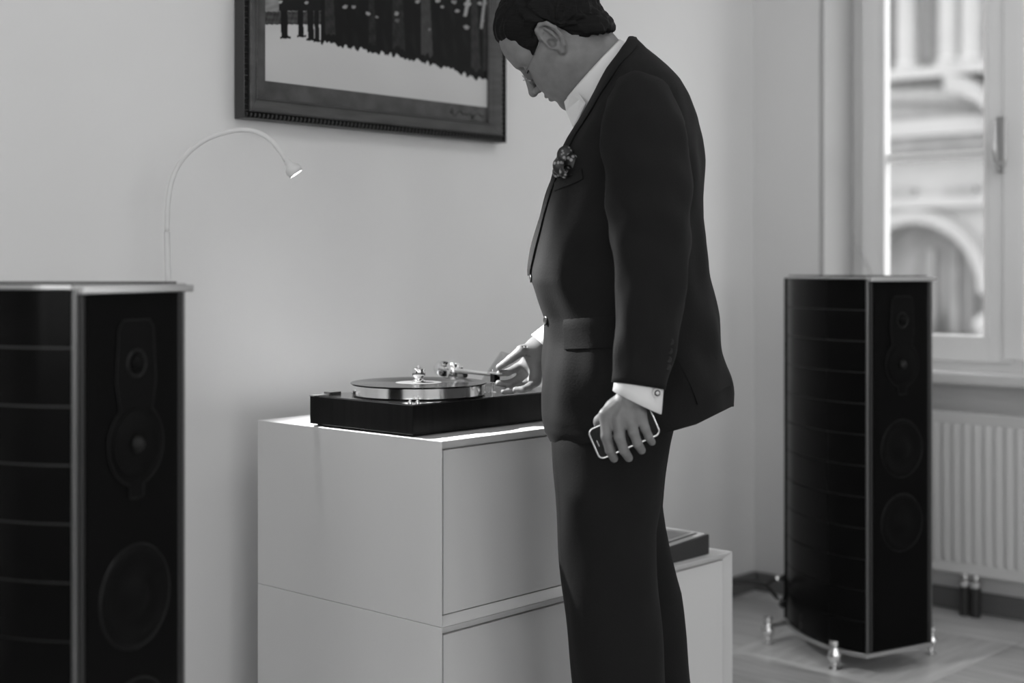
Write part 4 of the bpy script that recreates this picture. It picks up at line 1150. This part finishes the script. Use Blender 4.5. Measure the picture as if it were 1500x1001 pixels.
# cuffs
def cuff(c, axis, u, ru, rv, ln, slant, par):
    axis = np.asarray(axis, float); axis /= np.linalg.norm(axis); u = np.asarray(u, float); u = u-axis*(u@axis); u /= np.linalg.norm(u); v = np.cross(axis, u)
    def R(h_, k): return [tuple(c2r(c+axis*(h_+slant*math.cos(t))+u*ru*k*math.cos(t)+v*rv*k*math.sin(t))) for t in np.linspace(0, 2*math.pi, 40, endpoint=False)]
    def R0(h_, k): return [tuple(c2r(c+axis*h_+u*ru*k*math.cos(t)+v*rv*k*math.sin(t))) for t in np.linspace(0, 2*math.pi, 40, endpoint=False)]
    m_ = MB().loft([R0(-.03, .93), R(ln*.5, .99), R(ln, 1.0), R(ln+.001, .97), R(ln-.002, .95), R0(-.03, .88)], cap=False)
    return build(m_, 'cuff', M_shirt, par, smooth=True)
ck = cuff(pc(936, 566, 2.652), (-.12, 0, -1), (1, 0, .0), .0480, .0405, .030, .016, shirt)
cuff(pc(808, 494, 3.167), pc(786, 513, 3.160)-pc(810, 493, 3.167), (.5, 0, .86), .0335, .032, .028, .004, shirt)
kc = pc(962, 576, 2.619)
lk = button(kc, (.35, -.94, 0), .0088, 'cufflink', ck, M_lamp)
build(MB().lathe([(.0003, .0035), (.0058, .0035), (.0058, .001)], tuple(c2r(kc)), tuple(c2r(np.array([.35, -.94, 0]))), 20), 'cufflink_inlay', M_ring, lk)
build(MB().lathe([(.0003, .006), (.003, .005), (.0042, .002), (.0042, 0)], tuple(c2r(kc)), tuple(c2r(np.array([.35, -.94, 0]))), 16), 'cufflink_stone', M_lamp, lk, smooth=True)

# trousers: two legs joined at the hips
NL = tab([(560, 818, 1000, .110), (600, 814, 990, .112), (650, 811, 980, .106), (680, 813, 974, .102), (742, 818, 967, .098), (776, 821, 961, .096), (871, 829, 965, .093), (1001, 842, 974, .090), (1100, 855, 980, .086), (1198, 862, 985, .084)])
FL = tab([(560, 818, 1000, .110), (600, 816, 992, .112), (650, 818, 982, .106), (700, 822, 976, .102), (742, 826, 970.5, .098), (770, 830, 974, .096), (800, 835, 980, .094), (840, 842, 990, .093), (870, 848, 997, .092), (920, 858, 1003, .090), (1001, 874, 1013, .088), (1080, 890, 1022, .085), (1150, 900, 1028, .083)])
mbt = MB()
for TB, zfn, sd in ((NL, lambda y: np.interp(y, [560, 620, 720, 1200], [2.885, 2.875, 2.835, 2.84]), 0), (FL, lambda y: np.interp(y, [560, 620, 720, 1200], [2.96, 2.99, 3.03, 3.03]), 2)):
    rings = []
    for y in np.arange(TB[0, 0], TB[-1, 0]+.1, 10):
        xf, xb, wd = [np.interp(y, TB[:, 0], TB[:, i]) for i in (1, 2, 3)]
        Z = float(zfn(y)); a = (xb-xf)/2*Z/F; cx = ((xf+xb)/2-750)/F*Z; hgt = CH-(y-HZ)*Z/F
        r = []
        for t in np.linspace(0, 2*math.pi, 48, endpoint=False):
            cr = .006*math.exp(-((t-math.pi)/.12)**2)              # pressed crease at the front
            fo = 1+.016*math.sin(3*t+y*.021+sd)+.013*math.sin(5*t-y*.04)*min(1, max(0, (y-640)/60))
            c_, s_ = math.cos(t), math.sin(t); e = 2/2.2
            r.append(tuple(c2r(np.array([cx+(a*fo+cr)*math.copysign(abs(c_)**e, c_), Z-wd*fo*math.copysign(abs(s_)**e, s_), hgt]))))
        rings.append(r)
    mbt.loft(rings)
tr = build(mbt, 'trousers', M_suit, man, smooth=True)
tr['label'] = 'dark suit trousers'
# shoes
for Z, xh, nm in ((2.84, 965, 0), (3.03, 1010, 1)):
    X0_ = (xh-750)/F*Z
    prf = [(-.0, .028, .05, .055), (.03, .036, .06, .075), (.09, .038, .065, .085), (.14, .043, .06, .062), (.20, .048, .05, .045), (.25, .042, .045, .038), (.285, .022, .035, .03)]
    rings = []
    for dx, hw, _, ht in prf:
        rings.append([tuple(c2r(np.array([X0_+.02-dx, Z+hw*math.cos(t)*(1 if math.sin(t) > -.2 else .95), max(.004, ht*.5+ht*.5*math.copysign(abs(math.sin(t))**.7, math.sin(t)))]))) for t in np.linspace(0, 2*math.pi, 24, endpoint=False)])
    shoe = build(MB().loft(rings), 'shoe', M_shoe, man, smooth=True)
    so2 = [tuple(c2r(np.array([X0_+.02-dx, Z+sg*hw*1.04, 0]))) for sg, ls in ((1, prf), (-1, prf[::-1])) for dx, hw, _, _ in ls]
    build(MB().prism(so2, (0, 0, .010)), 'sole', M_rubber, shoe)

# telephone in the left hand
def phone():
    e1 = pc(966, 624, 2.660); e0 = pc(868, 668, 2.664)
    c_ = pc(914, 633, 2.6635)
    ux = pc(965, 610, 2.6635)-pc(867, 652, 2.6635); ux /= np.linalg.norm(ux)
    nz_ = np.array([0, -1., 0]); nz_ = nz_-ux*(nz_@ux); nz_ /= np.linalg.norm(nz_); uy = np.cross(nz_, ux)
    if uy[2] < 0: uy = -uy
    t = thing('mobile_phone', 'black touchscreen phone with silver rim held in the hanging hand', 'phone', tuple(c2r(c_)))
    W_, H_, r_ = .0625, .0305, .011
    def outline(g):
        out = []
        for sx_, sy_, a0_ in ((1, 1, 0), (-1, 1, 90), (-1, -1, 180), (1, -1, 270)):
            for k in range(7):
                a_ = math.radians(a0_+k*15); out.append((sx_*(W_-r_)+(r_+g)*math.cos(a_), sy_*(H_-r_)+(r_+g)*math.sin(a_)))
        return out
    def L(x, y, z): return tuple(c2r(c_+ux*x+uy*y+nz_*z))
    m_ = MB().loft([[L(x, y, z) for x, y in outline(g)] for z, g in [(-.006, -.004), (-.0045, -.001), (.002, 0.0)]])
    build(m_, 'back_shell', M_boxblk, t, auto=50)
    m_ = MB().loft([[L(x, y, z) for x, y in outline(g)] for z, g in [(.0018, .0002), (.0045, .0006), (.0058, -.0006), (.0052, -.0022)]], cap=False)
    build(m_, 'bezel', M_chrome, t, smooth=True)
    m_ = MB().loft([[L(x, y, z) for x, y in outline(g)] for z, g in [(.002, -.0015), (.0052, -.0016)]])
    build(m_, 'screen', M_phone, t)
    m_ = MB().prism([L(-.054, -.006, .0054), L(-.0525, -.006, .0054), L(-.0525, .006, .0054), L(-.054, .006, .0054)], tuple(c2r(nz_*.0005)))
    build(m_, 'earpiece', M_satin, t)
phone()
